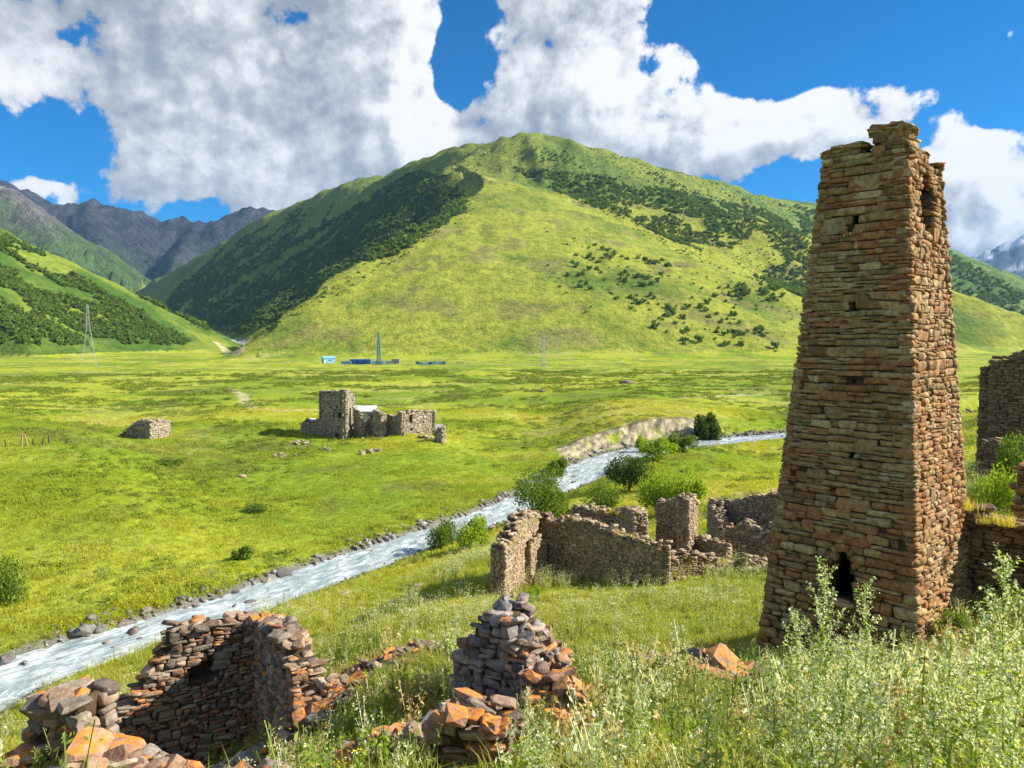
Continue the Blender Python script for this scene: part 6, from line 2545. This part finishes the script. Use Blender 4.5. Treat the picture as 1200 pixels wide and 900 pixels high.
def build_bushes():
    def bush(label, px, row, w, h, mat, seed, group=None, cat='bush', name='bush', dense=1.0, y=None):
        if y is None:
            p = pick(px, row)
            y = p.y
        else:
            p = G(px, y)
        W_ = w / F * y * .5
        H_ = h / F * y
        t = empty(name, p, label, cat, group)
        leaf = max(.04, min(.13, 1.8 / F * y / W_))
        o = link('crown', crown_mesh('crown', seed, mat, int(4200 * dense), leaf, 8 + seed % 5 + (12 if dense > 2 else 0)), None, t)
        o.scale = (W_, W_, H_)
        bm = bmesh.new()
        r = random.Random(seed)
        for _ in range(6):
            a = r.uniform(0, 6.28)
            bmesh.ops.create_cone(bm, segments=6, radius1=.05 * W_, radius2=.015 * W_, depth=H_ * .7, matrix=Matrix.Translation((math.cos(a) * .15 * W_, math.sin(a) * .15 * W_, H_ * .3)) @ Matrix.Rotation(.35, 4, Vector((-math.sin(a), math.cos(a), 0))))
        bobj('stem', bm, M_twig, t)
        return t
    g = 'bushes along the river'
    bush('largest round green bush on the near river bank', 633, 607, 70, 54, M_bush, 31, g, dense=2.2)
    bush('round dark green bush right of the river bend', 737, 576, 54, 40, M_bush_d, 2, g)
    bush('wide low mid-green bush in front of the dark one', 708, 600, 58, 34, M_bush, 3, g)
    bush('spreading light green bush left of the ruined pier', 770, 604, 60, 50, M_bush_l, 4, g)
    bush('light green bush touching the chamber wall', 806, 602, 46, 44, M_bush_l, 5, g)
    bush('dark twiggy bush at the water edge, left of a pair', 516, 643, 38, 30, M_bush, 6, g, dense=.7)
    bush('green bush at the water edge, right of a pair', 557, 643, 44, 36, M_bush_l, 7, g, dense=.8)
    bush('isolated dark round bush on the grass shoulder above the far river', 828, 515, 34, 28, M_bush_d, 8, g)
    bush('small green bush on the far bank above the bushes', 652, 561, 30, 22, M_bush, 9, g)
    bush('low scrubby bush on the spit between river arms', 770, 538, 44, 24, M_bush_l, 10, g, dense=.8)
    bush('dark low bush at the right end of the spit', 798, 530, 34, 20, M_bush, 11, g, dense=.8)
    bush('tiny upright bush at the left end of the spit', 752, 533, 16, 20, M_bush_l, 12, g, dense=.6)
    bush('flat scrub on the near edge of the spit', 742, 547, 34, 11, M_bush, 22, g, dense=.6)
    bush('dark bush cut by the left edge of the photo', 8, 706, 50, 52, M_bush, 13)
    bush('small low bush on the bright far bank grass', 285, 655, 26, 14, M_bush, 14, dense=.6)
    bush('leafy light green shrub between the tower and the right edge', 1165, 596, 62, 60, M_bush_l, 15, y=37)
    bush('green shrub against the shaded tower at the right edge', 1192, 590, 50, 66, M_bush, 16, y=40)
    bush('small dark shrub at the foot of the tower in the shadow', 1120, 745, 36, 30, M_bush, 17, y=21, dense=.6)
    bush('low weeds bush at the left of the small mossy wall', 626, 690, 24, 16, M_bush_l, 18, dense=.5, y=41)
    bush('low dark scrub left of the village knoll', 200, 545, 40, 8, M_bush, 19, dense=.6)
    bush('green scrub under the village knoll', 300, 600, 30, 8, M_bush, 20, dense=.5)
    # lone trees and tree clumps on the open mountain slope: each one stands by itself
    protos = []
    for i in range(5):
        Q = crown_mesh('hill_tree', 200 + i, M_tree, 260, .26, 5, .9)
        protos.append(Q)
    spots = []
    cl = [(858, 392, 24, 10, 20, 'largest tree clump on the slope'), (888, 388, 9, 7, 6, 'group right of the largest clump'), (805, 395, 8, 7, 5, 'group left of the largest clump'),
          (775, 382, 12, 9, 8, 'middle tree clump on the slope'), (752, 352, 22, 10, 14, 'upper left tree clump on the slope'), (745, 330, 26, 8, 14, 'trees at the top of the open slope'),
          (800, 362, 26, 12, 12, 'scattered trees amid the open slope'), (870, 345, 40, 12, 26, 'trees along the wood edge'), (905, 340, 22, 8, 14, 'trees at the slope edge by the tower'),
          (690, 325, 22, 10, 12, 'trees left on the open slope'), (842, 372, 40, 16, 10, 'lone trees between the clumps'), (700, 300, 30, 10, 12, 'trees below the mountain shoulder')]
    rr = random.Random(5)
    for cx, cy, sx, sy, n, grp in cl:
        places = sorted((cx + rr.gauss(0, sx * .55), cy + rr.gauss(0, sy * .55)) for _ in range(n))
        nth = 0
        for px, row in places:
            p = pick(px, row, 300, 2300)
            if p is None or p.y < 500:
                continue
            o = bpy.data.objects.new('hillside_tree', protos[rr.randrange(5)])
            COL.objects.link(o)
            s = rr.uniform(2.6, 5.2) * p.y / 900
            o.location = p - Vector((0, 0, .4))
            o.scale = (s, s, s * rr.uniform(1.1, 1.5))
            o.rotation_euler = (0, 0, rr.random() * 6)
            tag(o, (ORD[nth] + ' tree from the left in the ' + grp).replace('first tree from the left', 'leftmost tree'), 'tree', grp)
            nth += 1
    for px, row, s, lab in [(909, 408, 4.6, 'lone small tree low on the slope beside the tower'), (907, 352, 4, 'single round tree above the slope clump near the tower'), (820, 401, 5, 'single tree at the foot of the slope left of the clump')]:
        p = pick(px, row, 300, 2000)
        o = bpy.data.objects.new('hillside_tree', protos[1])
        COL.objects.link(o)
        o.location = p
        o.scale = (s, s, s * 1.3)
        tag(o, lab, 'tree')


def in_poly(px, py, poly):
    ins = np.zeros(px.shape, bool)
    n = len(poly)
    for i in range(n):
        x0, y0 = poly[i]
        x1, y1 = poly[(i + 1) % n]
        c = ((y0 > py) != (y1 > py)) & (px < (x1 - x0) * (py - y0) / (y1 - y0 + 1e-9) + x0)
        ins ^= c
    return ins


def build_forest():
    def blob(seed, mat):
        r = random.Random(seed)
        return crown_mesh('forest_tree', seed, mat, 130, .42, 5, .95)
    kinds = [blob(70 + i, M_tree) for i in range(5)]
    areas = [
        ('mountain_forest', 45000, 900, 2600, (-32, 0), [
            ([(240, 386), (205, 368), (190, 352), (270, 318), (360, 275), (430, 235), (480, 200), (520, 205), (548, 232), (545, 248), (480, 290), (400, 335), (340, 368), (290, 392)], .95, -.25),
            ([(165, 350), (240, 302), (340, 250), (392, 236), (380, 268), (330, 300), (260, 330), (200, 366)], .62, .0)], 6.0),
        ('gully_forest', 46000, 950, 2300, (-4, 23), [
            ([(602, 196), (625, 214), (680, 236), (745, 262), (800, 288), (870, 318), (948, 352), (948, 262), (900, 246), (840, 236), (780, 222), (700, 206)], .95, -.02),
            ([(560, 172), (600, 180), (690, 200), (820, 232), (950, 262), (950, 246), (860, 230), (760, 200), (690, 178)], .15, .2),
            ([(760, 300), (948, 352), (948, 376), (860, 352), (780, 330), (700, 312), (680, 296)], .12, .18)], 4.2),
        ('left_valley_forest', 26000, 700, 1400, (-38, -20), [
            ([(-60, 250), (0, 272), (60, 303), (130, 348), (190, 378), (222, 400), (214, 404), (-60, 404)], .62, -.02)], 4.6),
        ('right_valley_forest', 14000, 1500, 3200, (14, 37), [
            ([(930, 240), (1000, 262), (1060, 268), (1120, 300), (1200, 345), (1260, 380), (1260, 400), (1130, 372), (1060, 350), (950, 300)], .85, -.1)], 7.0)]
    areas += [('slope_scrub', 52000, 700, 2300, (-24, 24), [
        ([(400, 240), (560, 168), (690, 172), (950, 245), (950, 352), (800, 300), (600, 200), (560, 215)], .35, -.05),
        ([(200, 380), (260, 300), (430, 215), (540, 190), (556, 250), (400, 345), (290, 400)], .4, -.3),
        ([(640, 270), (950, 350), (950, 420), (700, 380), (620, 320)], .10, .02)], 2.1)]
    for name, n, r0, r1, (a0, a1), polys, size in areas:
        th = np.radians(RNG.uniform(a0, a1, n))
        r = np.sqrt(RNG.uniform(r0 * r0, r1 * r1, n))
        x, y = r * np.sin(th), r * np.cos(th)
        z, reg, *_ = height(x, y, True)
        zc = y * _f[1] + z * _f[2]
        px = 600 + F * x / zc
        row = 450 - F * (y * _u[1] + z * _u[2]) / zc
        keep = np.zeros(n, bool)
        n1 = fbm(x, y, 150 if r0 > 800 else 70, 4, seed=90)
        for poly, dens, bias in polys:
            keep |= in_poly(px, row, poly) & (RNG.random(n) < dens) & (n1 > bias - .12)
        keep &= reg > 0
        x, y, z = x[keep], y[keep], z[keep]
        m = len(x)
        print(name, m)
        if not m:
            continue
        s = RNG.uniform(.45, 1.0, m) * size
        instancer(name, np.stack([x, y, z - .5], 1), kinds, np.stack([s, s, s * RNG.uniform(1.0, 1.5, m)], 1), RNG.uniform(0, 6.28, m), RNG.integers(0, 5, m))


# ------------------------------------------------------------------ air
def build_haze():
    m = bpy.data.materials.new('valley_air')
    m.use_nodes = True
    t = m.node_tree
    for n in list(t.nodes):
        t.nodes.remove(n)
    N = NT(t)
    out = N.new('ShaderNodeOutputMaterial')
    v = N.new('ShaderNodeVolumePrincipled')
    v.inputs['Color'].default_value = (.28, .56, 1.0, 1)
    v.inputs['Density'].default_value = 3.6e-5
    v.inputs['Anisotropy'].default_value = 0.1
    N.l.new(v.outputs[0], out.inputs['Volume'])
    bm = bmesh.new()
    boxes(bm, (0, 0, 630), (31000, 31000, 1540))
    o = bobj('haze', bm, m)
    tag(o, kind='stuff')


# ------------------------------------------------------------------ build everything
import time as _time
_t = [_time.time()]


def step(f, *a):
    r = f(*a)
    print('%-22s %.1fs' % (f.__name__, _time.time() - _t[0]))
    _t[0] = _time.time()
    return r


step(build_terrain)
_tw, _NC, _RCc = step(build_tower)
step(build_near_ruins, _RCc)
step(build_mid_ruins)
step(build_village)
step(build_far_things)
step(build_river)
step(build_bank_stones)
step(build_grass)
step(build_tall_weeds)
step(build_bushes)
step(build_forest)
step(build_haze)
